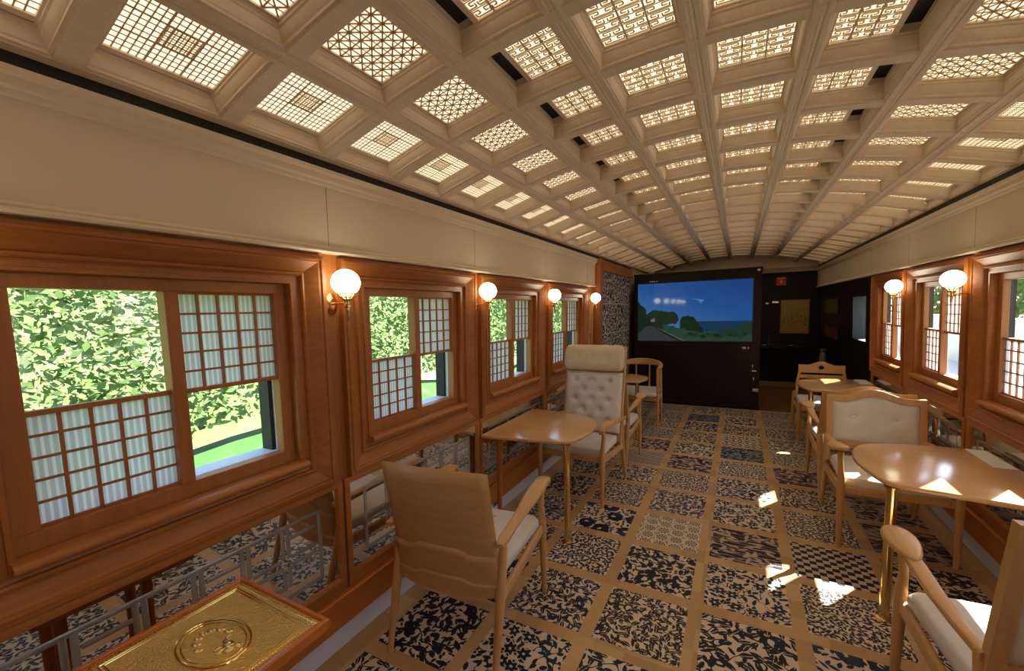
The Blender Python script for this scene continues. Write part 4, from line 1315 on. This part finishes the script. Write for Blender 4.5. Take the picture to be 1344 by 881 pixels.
picture('small_picture', 'small olive picture with a pale crescent on the dark passage wall', 1, 7.14, 8.06, 1.365, 1.575, paint_mat('olive_picture', (.11, .11, .04), (.12, .11, .04), (.45, .42, .28), .74))
picture('small_picture', 'small reddish picture below the olive one on the passage wall', 1, 7.17, 8.10, .985, 1.155, paint_mat('red_picture', (.14, .07, .045), (.10, .03, .02), (.45, .3, .18), .60))
def build_passage_window():
    root = thing('window_13', W(1, 6.09, 1.06, 0), 'plain window with grey jamb in the dark passage wall', 'window', kind='structure')
    mb = MB(); g_ = plain('grey_jamb', (.035, .04, .038), .5)
    wbox(mb, 1, 5.78, 5.80, 1.06, 1.60, -.19, .006); wbox(mb, 1, 6.38, 6.40, 1.06, 1.60, -.19, .006); wbox(mb, 1, 5.80, 6.38, 1.06, 1.08, -.19, .006); wbox(mb, 1, 5.80, 6.38, 1.58, 1.60, -.19, .006)
    mb.build('frame', g_, root, smooth=False)
    mb = MB(); wbox(mb, 1, 5.80, 6.38, 1.08, 1.58, -.078, -.074); mb.build('glass_pane', GLASS, root, smooth=False)
build_passage_window()
def build_console():
    root = thing('bar_counter', (.9, 8.6, 0), 'dark bar counter shelf on the end wall below the gold painting', 'counter')
    mb = MB(); mb.box(.46, 1.36, 8.58, Y1 - .001, .735, .765); mb.build('worktop', EBONY, root, smooth=False, bevel=.004)
    for xa in (.50, 1.28):
        mb = MB(); mb.box(xa, xa + .04, 8.68, Y1 - .001, .55, .735); mb.build('bracket', EBONY, root, smooth=False)
    def dish(x, y, r, label, name='plate', cat='plate'):
        mb = MB(); mb.lathe([(r * .5, 0), (r * .8, .008), (r, .022), (r * .97, .024), (r * .7, .012), (.004, .010)], 20, (x, y, .766))
        tag(mb.build(name, SILVER), label, cat, 'silver dishes on the bar counter')
    dish(.58, 8.70, .06, 'small silver dish at the left end of the bar counter')
    dish(.72, 8.78, .05, 'small silver dish right of the first on the bar counter')
    dish(1.0, 8.66, .05, 'small silver dish below the gold painting')
    mb = MB(); mb.lathe([(.004, .766), (.03, .768), (.034, .80), (.03, .90), (.018, .94), (.012, 1.0), (.014, 1.01), (.004, 1.012)], 16, (.66, 8.72, 0))
    tag(mb.build('bottle', plain('dark_bottle', (.05, .05, .055), .15)), 'dark bottle standing on the bar counter', 'bottle')
    root = thing('wall_rail', (.69, Y1, 1.53), 'short silver rail left of the gold painting', 'rail')
    mb = MB(); mb.box(.60, .645, Y1 - .03, Y1 - .001, 1.525, 1.55); mb.build('rail_end', SILVER, root, smooth=False)
    mb = MB(); mb.box(.70, .80, Y1 - .03, Y1 - .001, 1.54, 1.575); mb.build('rail_end', SILVER, root, smooth=False)
    # stand with a grey vase on the passage wall side
    root = thing('vase_stand', (1.25, 7.3, 0), 'slim dark stand carrying the grey vase in the passage', 'stand')
    mb = MB(); mb.lathe([(.10, 0), (.10, .02), (.03, .03), (.025, .55), (.09, .57), (.09, .59)], 16, (1.25, 7.3, 0)); mb.build('pedestal', EBONY, root)
    mb = MB(); mb.lathe([(.03, .591), (.045, .60), (.05, .70), (.04, .79), (.028, .81), (.045, .845), (.05, .85), (.03, .82), (.02, .80)], 16, (1.25, 7.3, 0))
    tag(mb.build('vase', plain('grey_ceramic', (.16, .15, .15), .3)), 'slim grey vase on a dark stand in the passage', 'vase')
build_console()

# ------------------------------------------------------------------ outside
def leafy(name, cols, sc):
    m, nt, b = newmat(name); g = G(nt)
    n = g.noise(g.obj(), sc, 4, .6)
    gm = nt.nodes.new('ShaderNodeNewGeometry')
    f = g.m('ADD', g.m('MULTIPLY', n, .75), g.m('MULTIPLY', gm.outputs['Random Per Island'], .25))
    nt.links.new(g.ramp(f, [(.30, cols[0]), (.46, cols[1]), (.58, cols[2]), (.72, cols[3])]), b.inputs['Base Color'])
    b.inputs['Roughness'].default_value = .9; b.inputs['Specular IOR Level'].default_value = 0
    return m
FOL = leafy('bank_foliage', [(.085, .14, .04), (.12, .18, .06), (.16, .215, .085), (.22, .26, .15)], .9)
GRS = leafy('bank_grass', [(.035, .085, .024), (.045, .105, .03), (.055, .115, .036), (.10, .11, .08)], 2.2)
def build_outside():
    mb = MB(); mb.grid(lambda u, v: (-30 + 60 * u, -20 + 90 * v, -1.05), 6, 9)
    struct(mb.build('ground', leafy('trackside', [(.08, .10, .05), (.11, .14, .07), (.13, .16, .09), (.16, .16, .13)], 1.3), fix=False), 'grassy ground outside the carriage', 'ground')
    rnd = random.Random(3)
    def surf(u, y):
        x = -2.6 - 7.5 * u
        z = -1.0 + 5.2 * max(0, (u - .22) / .78) ** 1.25 + .25 * math.sin(y * .9 + 3 * u) * u + .2 * math.sin(y * 2.3) * u
        return (x, y, z)
    mb = MB(); mb.grid(lambda u, v: surf(.42 * u, -12 + 56 * v), 8, 90)
    tag(mb.build('grass_bank', GRS, fix=False), 'bright green grass bank seen through the left windows', 'grass', kind='stuff')
    mb = MB(); mb.grid(lambda u, v: surf(.43 + .57 * u, -12 + 56 * v), 14, 90)
    # leaf clumps all over the slope
    for k in range(80000):
        t = rnd.random() ** 1.3; u = .45 + .55 * rnd.random(); y = -10 + 50 * t
        x0, y0, z0 = surf(u, y); r = rnd.uniform(.03, .075) * (.8 + .6 * u)
        lift = abs(rnd.gauss(0, .28)) * min(1, (u - .2) * 4)
        c = Vector((x0 + lift * .6, y, z0 + .05 + lift))
        a = Vector((rnd.gauss(0, 1), rnd.gauss(0, 1), rnd.gauss(0, 1))).normalized()
        b = a.cross(Vector((rnd.gauss(0, 1), rnd.gauss(0, 1), rnd.gauss(0, 1)))).normalized()
        mb.add([c - a * r, c + b * r * .5, c + a * r, c - b * r * .5], [(0, 1, 2, 3)])
    tag(mb.build('hillside_foliage', FOL, fix=False, smooth=False), 'leafy green bushes covering the hillside outside the left windows', 'foliage', kind='stuff')
    mb = MB()
    for k in range(9000):
        y = rnd.uniform(-4, 34); h = rnd.random(); x = 8.2 + 1.6 * rnd.random() + .6 * h; z = -1 + 4.2 * h
        r = rnd.uniform(.10, .26)
        c = Vector((x, y, z))
        a = Vector((rnd.gauss(0, 1), rnd.gauss(0, 1), rnd.gauss(0, 1))).normalized()
        b = a.cross(Vector((rnd.gauss(0, 1), rnd.gauss(0, 1), rnd.gauss(0, 1)))).normalized()
        mb.add([c - a * r, c + b * r * .6, c + a * r, c - b * r * .6], [(0, 1, 2, 3)])
    tag(mb.build('trackside_bushes', FOL, fix=False, smooth=False), 'green bushes seen through the right windows', 'foliage', kind='stuff')
    mb = MB(); mb.box(1.9, 5.2, 3.6, 40, -1.05, -.10); mb.box(1.85, 2.3, 3.6, 40, -.10, -.06)
    struct(mb.build('platform', plain('pale_concrete', (.50, .47, .42), .7), smooth=False), 'pale platform outside the right windows', 'platform')
    mb = MB(); mb.box(5.2, 5.4, 3.6, 40, -1.05, 1.0); mb.box(5.12, 5.48, 3.6, 40, 1.0, 1.07)
    struct(mb.build('wall_outside', plain('pale_render', (.72, .66, .56), .7), smooth=False), 'pale rendered wall outside the right windows', 'wall')
build_outside()

for o in bpy.data.objects:
    if '_world' in o: del o['_world']
